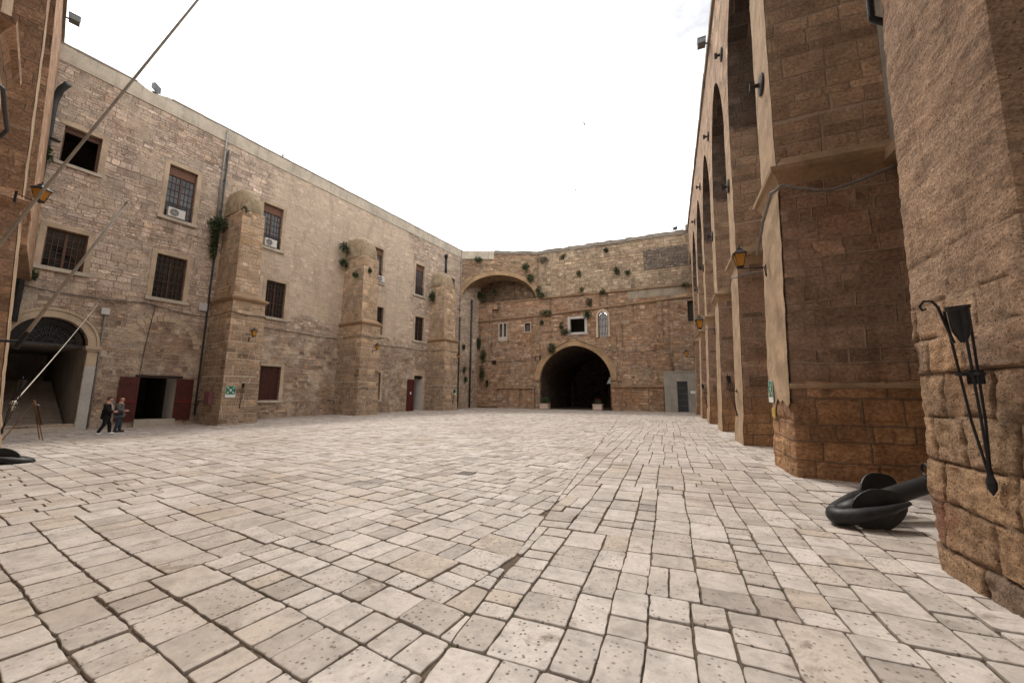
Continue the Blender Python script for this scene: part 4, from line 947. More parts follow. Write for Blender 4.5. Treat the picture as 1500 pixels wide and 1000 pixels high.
# --- wrought-iron torch holders (local: wall at x=0, z up from the foot)
def make_torch():
    r = empty('torch_holder', (0, 0, 0), 'x', 'torch holder', 'wrought-iron torch holders on the piers')
    T_ = Vector((.26, 0, 1.42)); B_ = Vector((.06, 0, 0))
    m = MB()
    for k in range(3):
        a = 2*math.pi*k/3+.4; o_ = Vector((math.cos(a)*.10, math.sin(a)*.10, 0))
        m.tube([B_, B_.lerp(T_, .35)+o_*.45, T_+o_*.8], .0095, 6)
    m.build('rods', M['iron'], r)
    m = MB(); m.lathe(B_, [(.004, -.10), (.03, -.05), (.034, .0), (.02, .06), (.016, .12)], 10); m.build('spike', M['iron'], r)
    m = MB(); ax = (T_-B_).normalized()
    m.lathe(T_-ax*.14, [(.02, -.14), (.05, -.06), (.06, 0), (.064, .13), (.075, .15), (.075, .17), (.056, .17), (.05, .02), (.02, -.04)], 14, ax); m.build('cup', M['iron'], r)
    m = MB(); pts = [T_+Vector((-.01, -.05, -.28)), T_+Vector((0, -.085, -.1)), T_+Vector((0, -.11, .04)), T_+Vector((0, -.14, .10)), T_+Vector((0, -.19, .11)), T_+Vector((0, -.22, .07)), T_+Vector((0, -.205, .03)), T_+Vector((0, -.18, .04))]; m.tube(pts, .0105, 6); m.build('scroll', M['iron'], r)
    m = MB(); c = B_.lerp(T_, .62); m.tube([(0, 0, c.z-.02), c-Vector((0.02, 0, .0)), c+Vector((.10, 0, .02))], .016, 6)
    m.rings([[c+Vector((math.cos(k*math.pi/8)*q, math.sin(k*math.pi/8)*q, h)) for k in range(16)] for q, h in ((.075, -.012), (.085, -.012), (.085, .012), (.075, .012))], cap=False); m.box((.01, 0, c.z-.02), X*.012, Y*.05, Z*.06); m.build('bracket', M['iron'], r)
    return r
T0 = make_torch(); usedt = [0]
def torch(P, dirv, label, sc=1.):
    o = T0 if not usedt[0] else copy_tree(T0, Matrix())
    usedt[0] = 1; o['label'] = label; place(o, P, ang_of(dirv), sc)
ta, tb = RT.px(1443, 705, .13), RT.px(1390, 480, .36)
torch(RT.p(ta[0], .10, ta[1]), RT.n*.23+RT.u*(tb[0]-ta[0]), 'black iron torch holder on the nearest eroded pier at the right edge', 1.0)
torch(RT.p(17.0, .10, 1.05), RT.n, 'iron torch holder on the third pier of the right row', 1.0)
torch(RT.p(29.2, .10, 1.1), RT.n, 'iron torch holder on a far slender pier of the right row')
torch(FA.p(-25.35, 3.1, .85), FA.n, 'iron torch holder beside the green sign on the nearest domed buttress')
torch(FA.p(-4.2, 2.55, .8), FA.n, 'iron torch holder on the farthest domed buttress')

# --- anchors (local: s along the wall, d out from it, z up, origin under the crown)
def make_anchor(F, s0, d0, z0, label, name='anchor'):
    r = empty(name, F.p(s0, d0, z0), label, 'anchor', 'old black anchors lying between the piers')
    P = lambda s, d, z: F.p(s0+s, d0+d, z0+z)
    crown = Vector((-.02, .06, .13)); end = Vector((1.25, -2.0, .66))
    ax = (end-crown).normalized()
    m = MB(); m.tube([P(*(crown+(end-crown)*k)) for k in (0, .1, .3, .6, .9, 1)], [.10, .118, .118, .112, .10, .10], 18); m.build('shank', M['anchor'], r, True)
    tips = [Vector((.02, -.70, .33)), Vector((1.05, -.95, .40))]
    def bez(a, b, c, d, t): u = 1-t; return a*u**3+b*3*u*u*t+c*3*u*t*t+d*t**3
    pn = (tips[0]-crown).cross(tips[1]-crown).normalized()
    pn = pn if pn.z > 0 else -pn
    for k, tp in enumerate(tips):
        side = (tips[k]-tips[1-k]).normalized()
        c1 = crown+side*.22-ax*.04; c2 = crown+side*.30+(tp-crown)*.5
        pts = [bez(crown-ax*.05, c1-ax*.03, c2, tp, t_/12) for t_ in range(13)]
        rr = [.112-.003*t_ if t_ < 7 else .091-.013*(t_-7) for t_ in range(13)]
        m = MB(); m.tube([P(*q) for q in pts], rr, 16); o = m.build('arm', M['anchor'], r, True)
        c_ = pts[9]; tg = (pts[12]-pts[7]).normalized(); inn_ = (ax*1.0-tg*ax.dot(tg)); inn_ = (inn_-pn*inn_.dot(pn)).normalized(); b_ = pn
        m = MB(); ol = []
        for i in range(28):
            th = 2*math.pi*i/28; cx_, sx_ = math.cos(th), math.sin(th)
            L_ = .40 if cx_ > 0 else .34
            wv = .26*(abs(sx_)**.75)*math.copysign(1, sx_)*(1-.25*max(0, cx_))
            ol.append(c_+tg*(L_*cx_)+b_*wv+inn_*(.09-.02*abs(sx_)**2))
        m.rings([[P(*q) for q in ol], [P(*(q+inn_*.022)) for q in ol]]); m.build('fluke', M['anchor'], r)
    m = MB(); q = crown+ax*1.55+Vector((0, 0, .2)); t3 = Vector((0, 1, 0)); cc = P(*q); e1 = F.u; e2 = Z
    m.tube([cc+e1*math.cos(2*math.pi*k/16)*.085+e2*math.sin(2*math.pi*k/16)*.085 for k in range(17)], .016, 6); m.build('ring', M['iron'], r)
    return r
make_anchor(RT, 6.72, .42, gz(2, 6.8), 'large black anchor with broad flukes lying beside the nearest right-hand pier')
make_anchor(NR, 15.1, .62, -.14, 'black anchor lump cut off by the left edge, in front of the brown pier')

# --- pipes
def pipe(pts, r, mat, label, name='drainpipe', collars=0, cat='drainpipe', cm=None):
    rt = empty(name, pts[0], label, cat)
    m = MB(); m.tube(pts, r, 8); m.build('pipe', mat, rt, True)
    if collars:
        a, b = Vector(pts[0]), Vector(pts[-1])
        for k in range(1, collars+1):
            q = a.lerp(b, k/(collars+1)); t_ = (b-a).normalized()
            m = MB(); m.tube([q-t_*.03, q+t_*.03], r*1.35, 8); m.build('collar', cm or mat, rt)
    return rt
pipe([FA.p(-26.62, .10, 20.0), FA.p(-26.62, .10, 11.2)], .06, M['pipe_g'], 'pale grey pipe rising to the parapet behind the nearest buttress', collars=5)
pipe([FA.p(-26.42, .09, 18.6), FA.p(-26.42, .09, 11.0), FA.p(-26.5, .10, 10.6), FA.p(-26.52, .10, .3)], .055, M['pipe'], 'dark drainpipe running down the left flank of the nearest buttress', collars=7)
pipe([FA.p(-34.0, .95, 17.55), FA.p(-34.15, .45, 17.35), FA.p(-34.25, .2, 16.6), FA.p(-34.2, .17, 5.0)], .15, M['pipe'], 'thick black drainpipe in the corner left of the open window', collars=3)
pipe([FA.p(-31.12, .08, 5.9), FA.p(-31.12, .08, -.2)], .045, M['pipe_g'], 'thin pale pipe beside the arched portal below a junction box', collars=3)
pipe([FA.p(-.25, .1, 11.4), FA.p(-.22, .1, 0)], .085, M['pipe'], 'dark drainpipe in the corner beside the farthest buttress', collars=5)
pipe([FA.p(2.1, .12, 14.2), FA.p(2.1, .12, 0)], .12, M['pipe'], 'black drainpipe under the corner arch among the creepers', collars=5)
pipe([FA.p(-.32, .08, 20.1), FA.p(-.3, .08, 12.0)], .035, M['pipe_g'], 'thin pipe up the corner where facade meets the rear wall', collars=4)
st = empty('stove_flue', FA.p(-3.25, .15, 16.2), 'short black flue pipe with a cap above the farthest buttress', 'flue')
m = MB(); m.tube([FA.p(-3.25, .16, 15.6), FA.p(-3.25, .16, 18.2)], .12, 12); m.build('pipe', M['iron'], st, True)
m = MB(); m.lathe(FA.p(-3.25, .16, 18.2), [(.05, 0), (.2, .05), (.22, .12), (.12, .2), (.12, .3), (.24, .34), (.05, .46)], 12); m.build('cap', M['iron'], st)
pipe([FA.p(-26.3, 1.1, 1.25), FA.p(-26.38, .6, 1.2), FA.p(-26.45, .12, 1.15)], .03, M['pipe'], 'short dark pipe feeding the red cabinet on the nearest buttress')

# --- cables strung along the walls
def cable(pts, label, r=.018, mat='pipe', sag=.0, name='cable'):
    P = []
    for a, b in zip(pts, pts[1:]):
        for k in range(8): q = Vector(a).lerp(Vector(b), k/8); q.z -= sag*4*(k/8)*(1-k/8); P.append(q)
    P.append(Vector(pts[-1])); m = MB(); m.tube(P, r, 5)
    tag(m.build(name, M[mat], None, True), label, 'cable')
cable([FA.p(-35, .05, 7.0), FA.p(-32.5, .08, 6.75), FA.p(-29.5, .06, 6.95), FA.p(-26.6, .06, 6.6), FA.p(-26.4, 3.1, 6.75), FA.p(-24.3, 3.1, 6.7), FA.p(-24.3, .06, 6.6), FA.p(-20.5, .06, 6.5), FA.p(-16.9, .06, 6.45)], 'dark cable sagging along the facade from the portal to the middle buttress', .022, 'pipe', .08)
cable([FA.p(-16.85, .1, 6.5), FA.p(-16.85, 3.12, 6.6), FA.p(-14.75, 3.12, 6.55), FA.p(-14.75, .08, 6.5), FA.p(-10, .05, 6.5), FA.p(-5.75, .05, 6.6), FA.p(-5.75, 2.55, 6.6), FA.p(-3.4, 2.55, 6.55), FA.p(-3.3, .06, 6.4), FA.p(.0, .06, 6.3)], 'dark cable running along the facade between the far buttresses', .022, 'pipe', .05)
cable([FA.p(-29.1, .04, 6.9), FA.p(-29.3, .05, 4.2), FA.p(-29.35, .05, 2.9)], 'thin dark cable dropping to the double red door', .016, 'pipe')
cable([BK.p(-23, .05, 6.3), BK.p(-18, .05, 6.1), BK.p(-15.6, .14, 6.6), BK.p(-11, .2, 8.75), BK.p(-6.2, .14, 6.9), BK.p(-1, .14, 6.9), BK.p(2.4, .08, 7.3)], 'dark cable looped over the pointed archway of the rear wall', .022, 'pipe', .2)
cable([RT.p(11.75, .22, 5.5), RT.p(11.0, .2, 6.1), RT.p(10.25, .16, 6.5), RT.p(10.02, .0, 6.55), RT.p(10.05, -.9, 6.25), RT.p(10.05, -2.1, 6.6)], 'grey cable wrapped around the second right-hand pier below its ledge', .035, 'pipe_g', .03)
cable([RT.p(17.3, .2, 5.9), RT.p(16.3, .2, 6.2), RT.p(15.95, -.2, 6.2), RT.p(15.95, -2.0, 6.3)], 'grey cable wrapped around the third right-hand pier', .03, 'pipe_g', .03)
cable([NR.p(8.8, -.9, 6.0), NR.p(8.78, .0, 6.1), NR.p(9.0, .12, 6.05), NR.p(10.2, .12, 5.95), NR.p(10.38, .0, 5.8), NR.p(10.38, -.3, 4.8)], 'dark cable bent round the left-edge pier below its ledge', .028, 'pipe', .02)
cable([RT.p(5.6, .06, 6.9), RT.p(5.62, .05, 6.4), RT.p(5.64, -.3, 6.2)], 'short black cable at the upper corner of the nearest right-hand pier', .04, 'iron', .02)

# --- floodlights, finial, vents on the roofs
def flood(P, dirv, label, sc=1.):
    r = empty('floodlight', (0, 0, 0), label, 'floodlight', 'floodlights on the parapets')
    m = MB(); m.tube([(0, 0, -.05), (0, 0, .22)], .03, 6); m.box((0, 0, .0), X*.12, Y*.12, Z*.02); m.build('stand', M['floodm'], r)
    m = MB(); q = lambda w, h, x, z: [Vector((x, i*w, z+j*h)) for i, j in ((-1, -1), (1, -1), (1, 1), (-1, 1))]
    m.rings([q(.12, .09, -.18, .36), q(.22, .17, -.1, .36), q(.28, .22, .12, .33), q(.27, .21, .12, .33)]); h = m.build('lamp_head', M['floodm'], r)
    m = MB(); m.quad(*q(.25, .19, .124, .33)); m.build('glass', M['glass'], h)
    place(r, P, ang_of(dirv), sc); return r
flood(FA.p(-30.5, -.1, 20.15), FA.n+FA.u*.9, 'floodlight in the dip of the cream parapet above the facade', .95)
flood(BK.p(1.0, -.3, 20.42), BK.n-BK.u*.5, 'floodlight on the top edge of the rear wall at its right end', .9)
for F, s_, lab in ((RT, 20.6, 'metal box lamp jutting out from the right-hand roofline'), (NR, 28.3, 'metal box lamp jutting out from the left-edge roofline')):
    r = empty('floodlight', F.p(s_, .2, 20.5), lab, 'floodlight', 'floodlights on the parapets')
    m = MB(); m.fbox(F, s_-.03, s_+.03, -.2, .35, 20.42, 20.48); m.build('bracket', M['floodm'], r)
    m = MB(); m.fbox(F, s_-.22, s_+.22, .2, .58, 20.4, 20.68); m.fbox(F, s_-.24, s_+.24, .18, .60, 20.683, 20.71); m.build('lamp_head', M['floodm'], r)
m = MB(); m.lathe(FA.p(-22.7, -.2, 20.15), [(.12, 0), (.1, .1), (.05, .2), (.07, .3), (.02, .62)], 8); tag(m.build('vent_pipe', M['floodm']), 'small dark vent spike on the cream parapet', 'vent')
m = MB(); m.rings([[BK.p(a, d, z) for a, d in ((2.0, -.6), (2.0, 0), (2.9, 0), (2.9, -.6))] for z in (20.2, 20.9)]); tag(m.build('chimney_block', M['coping']), 'small weathered stone block on the rear wall top where the two roofs meet', 'block')

# --- iron tie plates on the right and near buildings
def tie(F, s, z, par, r=.32, d=.0):
    r *= .8
    m = MB(); c = F.p(s, d, z); o_ = []
    for rr, dd in ((r, .0), (r, .03), (r*.8, .05), (r*.25, .06), (.05, .09), (.05, .24), (.001, .25)):
        o_.append([F.p(s+math.cos(k*math.pi/10)*rr, d+dd, z+math.sin(k*math.pi/10)*rr*1.05) for k in range(20)])
    m.rings(o_, cap=False); m.fbox(F, s-.03, s+.03, d+.15, d+.27, z-.12, z+.12)
    m.build('tie_plate', M['rust'], par)
for s, z in ((11.0, 9.95), (17.0, 10.3), (23.1, 10.6), (29.1, 10.7), (35.1, 10.7)): tie(RT, s, z, ra, .34, .03)
for s, z in ((17.0, 16.4), (22.95, 16.6), (29.1, 16.8), (35.1, 16.8)): tie(RT, s, z, ra, .34, .03)
tie(NR, 18.05, 14.6, na, .3, .03)

# --- air conditioners
def ac(F, s, z, label, d0=-.1):
    r = empty('air_conditioner', F.p(s, d0+.15, z), label, 'air conditioner', 'white air conditioner units at the windows')
    m = MB(); b = .02
    m.rings([[F.p(s+i*(.43-e), d0+dd, z+.3+j*(.29-e)) for i, j in ((-1, -1), (1, -1), (1, 1), (-1, 1))] for e, dd in ((b, 0), (0, .02), (0, .28), (b, .30))]); m.build('casing', M['ac'], r)
    m = MB()
    for rr in (.06, .11, .16, .21, .235): m.tube([F.p(s-.13+math.cos(k*math.pi/12)*rr, d0+.306, z+.3+math.sin(k*math.pi/12)*rr) for k in range(25)], .006, 4)
    for k in range(8): th = k*math.pi/4; m.tube([F.p(s-.13, d0+.308, z+.3), F.p(s-.13+math.cos(th)*.235, d0+.308, z+.3+math.sin(th)*.235)], .005, 4)
    m.build('fan_guard', M['ac'], r)
    m = MB(); m.face([F.p(s-.13+math.cos(k*math.pi/12)*.235, d0+.3025, z+.3+math.sin(k*math.pi/12)*.235) for k in range(24)]); m.build('fan_opening', M['grille'], r)
ac(FA, -28.75, 12.57, 'white air conditioner in the upper window left of the nearest buttress')
ac(FA, -23.1, 12.67, 'white air conditioner in the upper window right of the nearest buttress')
ac(FA, -12.75, 12.67, 'white air conditioner half hidden beside the middle buttress')

# --- boxes and signs
def jbox(F, s0, s1, z0, z1, label, d=.0, mat='boxg', name='junction_box', cat='junction box'):
    r = empty(name, F.p((s0+s1)/2, d, z0), label, cat)
    m = MB(); m.fbox(F, s0, s1, d, d+.14, z0, z1); m.build('body', M[mat], r)
    m = MB(); m.fbox(F, s0+.015, s1-.015, d+.14, d+.16, z0+.015, z1-.015); m.build('lid', M[mat], r)
jbox(FA, -31.32, -30.98, 5.92, 6.28, 'grey junction box above the thin pipe beside the portal')
jbox(FA, -27.0, -26.55, 7.0, 7.5, 'pale grey box beside the drainpipe near the nearest buttress')
m = MB(); m.fbox(FA, -31.3, -30.85, 0, .04, 3.62, 3.95); tag(m.build('stone_plaque', M['sill']), 'pale stone plaque set in the wall right of the portal', 'plaque')
class Side(Fr):                             # a frame on the flank of a buttress
    pass
FS = Side(FA.p(-26.4, 0, 0), FA.n, -FA.u)
r = empty('hydrant_cabinet', FS.p(1.9, .0, 1.0), 'faded red hydrant cabinet on the flank of the nearest buttress', 'cabinet')
m = MB(); m.fbox(FS, 1.5, 2.2, 0, .24, 1.0, 1.75); m.build('body', M['hyd'], r)
m = MB(); m.fbox(FS, 1.53, 2.17, .24, .26, 1.03, 1.72); m.build('door', M['hyd'], r)
def assembly(F, s, d, z, w_, label):
    r = empty('assembly_sign', F.p(s, d, z), label, 'sign', 'green and white emergency signs')
    m = MB(); m.fbox(F, s-w_/2, s+w_/2, d, d+.012, z, z+w_*1.3); m.build('board', M['signw'], r)
    b = w_*.47; c = z+w_*1.3-w_/2
    m = MB(); m.fbox(F, s-b, s+b, d+.012, d+.015, c-b, c+b); m.build('green_field', M['green'], r)
    for i in (-1, 1):
        for j in (-1, 1):
            m = MB(); P = lambda a, q: F.p(s+i*a*w_, d+.018, c+j*q*w_)
            m.face([P(.42, .36), P(.36, .42), P(.26, .30), P(.30, .26)]); m.face([P(.15, .15), P(.33, .2), P(.2, .33)]); m.build('arrow', M['signw'], r)
    for dx, zz, rr in ((-.07, .02, .05), (.07, .02, .05), (0, .06, .055), (0, -.08, .055)):
        m = MB(); m.face([F.p(s+dx*w_+math.cos(k*math.pi/8)*rr*w_, d+.0185+.0005*(zz > .03), c+zz*w_+math.sin(k*math.pi/8)*rr*w_*1.3) for k in range(16)]); m.build('figure', M['signw'], r)
assembly(FA, -25.93, 3.15, 1.42, .55, 'green assembly-point sign on the nearest domed buttress beside a torch holder')
assembly(RT, 11.62, .13, 1.55, .42, 'green assembly-point sign on the tall dark pier at the right')
assembly(FA, -3.85, 2.56, 1.75, .5, 'small green sign on the farthest domed buttress')
m = MB(); m.fbox(RT, 11.3, 11.62, .13, .145, 1.2, 1.42); tag(m.build('yellow_patch', M['signy']), 'small yellow mark below the green sign on the dark pier', 'plate')

# --- triangular notice deep in the archway
m = MB(); q = lambda dd: [BK.p(-7.75, dd, 3.3), BK.p(-6.95, dd, 3.3), BK.p(-7.35, dd, 4.2)]
m.rings([q(-4), q(-3.95)]); tag(m.build('notice_board', M['signw']), 'white triangular notice hanging inside the dark archway', 'sign')

# --- flagpoles and rope at the left edge
def along(P0, x, y):                          # a point on the sight line, in the vertical plane square to the near wall
    return hit(x, y, P0, NR.u)
def flagpole(P0, P1, r0, r1, label, ball=False):
    r = empty('flagpole', P0, label, 'flagpole', 'bare flagpoles leaning out over the courtyard')
    m = MB(); m.tube([P0, P0.lerp(P1, .5), P1], [r0, (r0+r1)/2, r1], 10); m.build('pole', M['pole'], r, True)
    ax = (P1-P0).normalized(); m = MB(); m.tube([P0-ax*.12, P0+ax*.16], r0*1.25, 10); m.build('socket', M['iron'], r)
    m = MB(); m.lathe(P1, [(r1, 0), (r1*1.3, .02), (r1*1.3, .06), (.004, .10)], 8, ax); m.build('finial', M['pole'], r)
t_ = along(NR.p(6, 0, 0), 290, 0); b_ = along(NR.p(6, 0, 0), -30, 394); dr_ = (t_-b_)
flagpole(b_-dr_*((b_.z-gz(b_.x, b_.y)-.05)/dr_.z), t_+dr_*.6, .015, .011, 'long bare pole slanting across the sky at the upper left')
t_ = along(NR.p(9.7, 0, 0), 183, 300); b_ = along(NR.p(9.7, 0, 0), 30, 500)
b2_ = NR.p((b_-NR.o).dot(NR.u), .0, b_.z-.03)
flagpole(b_, t_, .027, .017, 'shorter bare pole slanting in front of the windows beside the portal')
kn = along(NR.p(18.85, 0, 0), 20, 590)
m = MB(); A_ = FA.p(-31.45, .12, 6.55); P = [A_.lerp(kn, k/16)-Z*.10*4*(k/16)*(1-k/16) for k in range(17)]; m.tube(P, .016, 7)
for dz, rr in ((0, .075), (-.13, .05), (-.2, .035)): m.lathe(kn+Z*(dz-rr), [(.005, 0), (rr*.8, rr*.4), (rr, rr), (rr*.8, rr*1.6), (.005, rr*2)], 10)
tag(m.build('rope', M['rope'], None, True), 'pale rope stretched from the facade to a knot at the left-edge pier', 'rope')
torch(NR.p(18.0, .10, .55), NR.n, 'iron torch holder on the brown pier at the left edge')
fp = [o for o in bpy.data.objects if o.name.startswith('flagpole')][-1]
m = MB(); m.tube([b2_, b_], .022, 8); m.build('bracket', M['iron'], fp)
# easel with a board
E0 = hit(46, 645, Vector((0, 0, -.27)), Z); er = empty('easel', E0, 'slender wooden easel holding a notice board, in front of the portal', 'easel')
ed = (NR.u*.15+NR.n*.97).normalized(); es = Vector((-ed.y, ed.x, 0))
Q = lambda s, f, z: E0+es*s+ed*f+Z*z
for s in (-.28, .28): m = MB(); m.tube([Q(s, .25, 0), Q(s*.3, -.12, 1.6)], .02, 6); m.build('leg', M['wood2'], er)
m = MB(); m.tube([Q(0, -.75, 0), Q(0, -.12, 1.5)], .018, 6); m.build('leg', M['wood2'], er)
m = MB(); m.tube([Q(-.36, .16, .62), Q(.36, .16, .62)], .02, 6); m.build('rail', M['wood2'], er)
m = MB(); m.box(Q(0, .07, 1.0), es*.36, (Z*.974-ed*.225)*.40, (ed*.974+Z*.225)*.012); bo = m.build('board', M['wood'], er)
m = MB(); m.box(Q(0, .07, 1.0)+(Z*.974-ed*.225)*.415, es*.36, (Z*.974-ed*.225)*.012, (ed*.974+Z*.225)*.014); m.build('rim', M['signw'], bo)

# --- planters
def leaves(m, c, rx, ry, rz, n, size, rnd=R, down=.0):
    for _ in range(n):
        while True:
            p = Vector((rnd.uniform(-1, 1), rnd.uniform(-1, 1), rnd.uniform(-1, 1)))
            if p.length < 1 and (p.length > .35 or rnd.random() < .3): break
        q = c+Vector((p.x*rx, p.y*ry, p.z*rz)); s = size*rnd.uniform(.6, 1.35)
        a = Vector((rnd.uniform(-1, 1), rnd.uniform(-1, 1), rnd.uniform(-.6, .8))).normalized(); b = a.cross(Vector((rnd.uniform(-1, 1), rnd.uniform(-1, 1), rnd.uniform(-1, 1)))).normalized()
        m.face([q-a*s, q-b*s*.45+a*s*.1, q+a*s, q+b*s*.45+a*s*.1])
for s_, lab, red in ((-14.35, 'pale stone planter with a green bush left of the dark archway', 0), (-8.05, 'pale stone planter with sparse red flowers inside the archway mouth', 1)):
    d_ = .75; P0 = BK.p(s_, d_, gz(s_, 45-d_)); r = empty('planter', P0, lab, 'planter', 'square stone planters at the archway')
    m = MB(); q = lambda w, z: [P0+Vector((i*w, j*w, z)) for i, j in ((-1, -1), (1, -1), (1, 1), (-1, 1))]
    m.rings([q(.42, 0), q(.5, .08), q(.5, .6), q(.54, .62), q(.54, .7), q(.46, .7), q(.46, .62)]); pot = m.build('pot', M['planter'], r)
    m = MB(); m.face(q(.47, .64)); m.build('earth', M['soil'], pot)
    m = MB()
    for k in range(5): a = k*1.3; m.tube([P0+Z*.6, P0+Vector((math.cos(a)*.3, math.sin(a)*.3, 1.0))], .02, 5)
    leaves(m, P0+Z*(1.02 if not red else .92), .62 if not red else .42, .5 if not red else .4, .42 if not red else .3, 420 if not red else 130, .085); m.build('bush', M['leaf'], r)
    if red: m = MB(); leaves(m, P0+Z*1.05, .36, .36, .3, 40, .07); m.build('flowers', M['flower'], r)

# --- weeds and creepers rooted in the walls
def weed(F, s, d, z, rs, rz, lab, n=None, mat='leaf', stems=3, rd=None):
    rd = rd or min(.35, rs*.6); c = F.p(s, d+rd*.5, z); r = empty('wall_plant', F.p(s, d, z), lab, 'plant', 'weeds and creepers growing from the walls')
    m = MB()
    for k in range(stems): m.tube([F.p(s, d-.05, z-.2*rz), F.p(s+R.uniform(-.5, .5)*rs, d+rd*.6, z+R.uniform(-.2, .6)*rz)], .015, 5)
    m.build('stem', M['wood'], r); rs *= 1.05; rz *= 1.1; m = MB(); n = int((n or int(120+rs*rz*420))*1.35)
    for k in range(3):
        o_ = F.u*R.uniform(-.45, .45)*rs+Z*R.uniform(-.4, .4)*rz
        ux = abs(F.u.x)*rs+abs(F.n.x)*rd; uy = abs(F.u.y)*rs+abs(F.n.y)*rd
        leaves(m, c+o_, ux*.75, uy*.75, rz*.75, n//3, .085)
    m.build('foliage', M[mat], r)
weed(FA, -26.75, .35, 13.0, .5, .75, 'big dark bush hanging left of the nearest domed cap', 520, rd=.5)
weed(FA, -26.7, .25, 11.4, .25, 1.1, 'dark creeper trailing down beside the nearest buttress', 260)
weed(FA, -26.0, 2.4, 13.8, .3, .3, 'small tuft on the rim of the nearest domed cap', 110)
weed(FA, -24.85, 1.9, 13.3, .2, .35, 'small tuft beside the upper window right of the nearest buttress', 80, 'leaf2')
weed(FA, -33.9, .1, 7.4, .25, .35, 'small weed on the facade above the portal', 110)
weed(FA, -34.35, .3, 13.6, .35, .6, 'dark weed by the black corner pipe left of the open window', 220)
weed(FA, -17.2, .35, 14.6, .5, .5, 'leafy bush on the upper left of the middle domed cap', 260)
weed(FA, -17.15, .35, 13.2, .45, .4, 'leafy bush below the cap of the middle buttress on its left', 240)
weed(FA, -16.95, 1.9, 11.9, .3, .35, 'small weed on the left flank of the middle buttress', 110)
weed(FA, -16.1, 2.65, 12.4, .2, .25, 'little weed on the front of the middle buttress under its cap', 80, 'leaf2')
weed(FA, -5.9, .4, 12.9, .45, .7, 'dark bush left of the farthest domed cap', 320)
weed(FA, -3.5, 1.6, 13.6, .3, .3, 'little tuft right of the farthest domed cap', 90)
def bk(x, y, lab, rs, rz, n=None, mat='leaf', F=BK, d=0.0):
    s, z = F.px(x, y, d); weed(F, s, d, z, rs, rz, lab, n, mat)
bk(769, 392, 'bush high at the right shoulder of the corner arch', .5, .6, 260, 'leaf', DG, .05)
bk(776, 407, 'hanging bush lower on the right shoulder of the corner arch', .55, .75, 300, 'leaf', DG, .05)
bk(702, 381, 'round bush at the top left of the rear wall above the corner arch', .55, .45, 220, 'leaf', DG, .05)
bk(789, 425, 'weed at the right springing of the corner arch', .4, .5, 180, 'leaf', BK, .05)
bk(793, 433, 'weed on the ledge right of the corner arch', .7, .45, 220, 'leaf', BK, .12)
bk(800, 459, 'weed clump on the lower ledge right of the corner arch', .8, .5, 260, 'leaf', BK, .12)
bk(795, 472, 'small weed under the lower ledge right of the corner arch', .3, .4, 90, 'leaf', BK, .0)
bk(806, 512, 'bush on the left shoulder of the pointed archway', .65, .9, 340, 'leaf', BK, .15)
bk(830, 487, 'weed below the white-framed window', .6, .5, 200, 'leaf', BK, .05)
bk(823, 478, 'weed left of the white-framed window', .3, .6, 110, 'leaf2', BK, .02)
bk(861, 461, 'weed between the white-framed window and the shuttered one', .55, .6, 220, 'leaf', BK, .12)
bk(863, 445, 'dry weed streak above the ledge over the white-framed window', .35, .8, 150, 'leaf2', BK, .05)
bk(884, 427, 'tuft on the upper ledge above the shuttered window', .5, .35, 130, 'leaf', BK, .18)
bk(852, 425, 'tuft on the upper ledge above the white-framed window', .35, .4, 110, 'leaf2', BK, .15)
bk(903, 396, 'dark weed in the pale upper rear wall', .4, .6, 150, 'leaf', BK, -.16)
bk(920, 399, 'small dark weed in the pale upper rear wall, right of another', .35, .4, 110, 'leaf', BK, -.16)
bk(889, 367, 'tuft high near the top edge of the rear wall', .35, .35, 110, 'leaf', BK, -.16)
bk(826, 376, 'dry tuft near the top of the rear wall', .5, .3, 100, 'leaf2', BK, -.16)
bk(797, 381, 'dry creeper patch at the top of the rear wall beside the corner arch', .8, .5, 160, 'leaf2', BK, -.16)
bk(1002, 417, 'tuft on the right end of the upper ledge', .5, .35, 110, 'leaf2', BK, .15)
bk(848, 400, 'dry tuft in the middle of the upper rear wall', .3, .5, 90, 'leaf2', BK, -.16)
# creeper under the corner arch
for (x, y, rs, rz, n, lab) in ((704, 434, .75, .7, 420, 'thick creeper clump under the left end of the corner arch'), (724, 427, .35, .5, 160, 'dark weed in the recess under the corner arch'), (702, 500, .45, 1.0, 300, 'creeper column halfway down the corner recess'), (707, 520, .5, 1.1, 300, 'creeper mass beside the black pipe in the corner recess'), (706, 545, .5, 1.2, 300, 'lower creeper beside the black pipe in the corner recess'), (712, 560, .3, .6, 130, 'lowest creeper tip beside the black pipe')):
    s, z = BK.px(x, y, .3); weed(BK, s, .1, z, rs, rz, lab, n)
for (x, y, lab) in ((679, 507, 'small weed on the grey corner pipe beside the farthest buttress'), (680, 543, 'weed low on the corner wall beside the farthest buttress'), (682, 556, 'lowest little weed on the corner wall')):
    s, z = FA.px(x, y, .1); weed(FA, s, .05, z, .3, .45, lab, 120)

# --- birds
for k, (x, y, dd) in enumerate(((856, 182, 60), (843, 278, 75))):
    c = CAMP+ray(x, y).normalized()*dd; sz = .42
    r = empty('bird', c, ('small dark bird high above the rear wall', 'smaller bird lower over the rear wall')[k], 'bird', 'birds over the courtyard')
    m = MB(); m.tube([c-X*.22*sz*2, c-X*.08*sz, c+X*.12*sz, c+X*.25*sz*1.6], [.01, .06*sz*2, .05*sz*2, .008], 7); m.build('body', M['iron'], r, True)
    for sg in (-1, 1):
        m = MB(); a = [c+Vector((-.05, sg*.04, .02)), c+Vector((.08, sg*.04, .02)), c+Vector((.02, sg*.28, .12)), c+Vector((-.12, sg*.45, .05)), c+Vector((-.12, sg*.25, .10))]
        m.rings([a, [q+Z*.012 for q in a]]); m.build('wing', M['iron'], r)

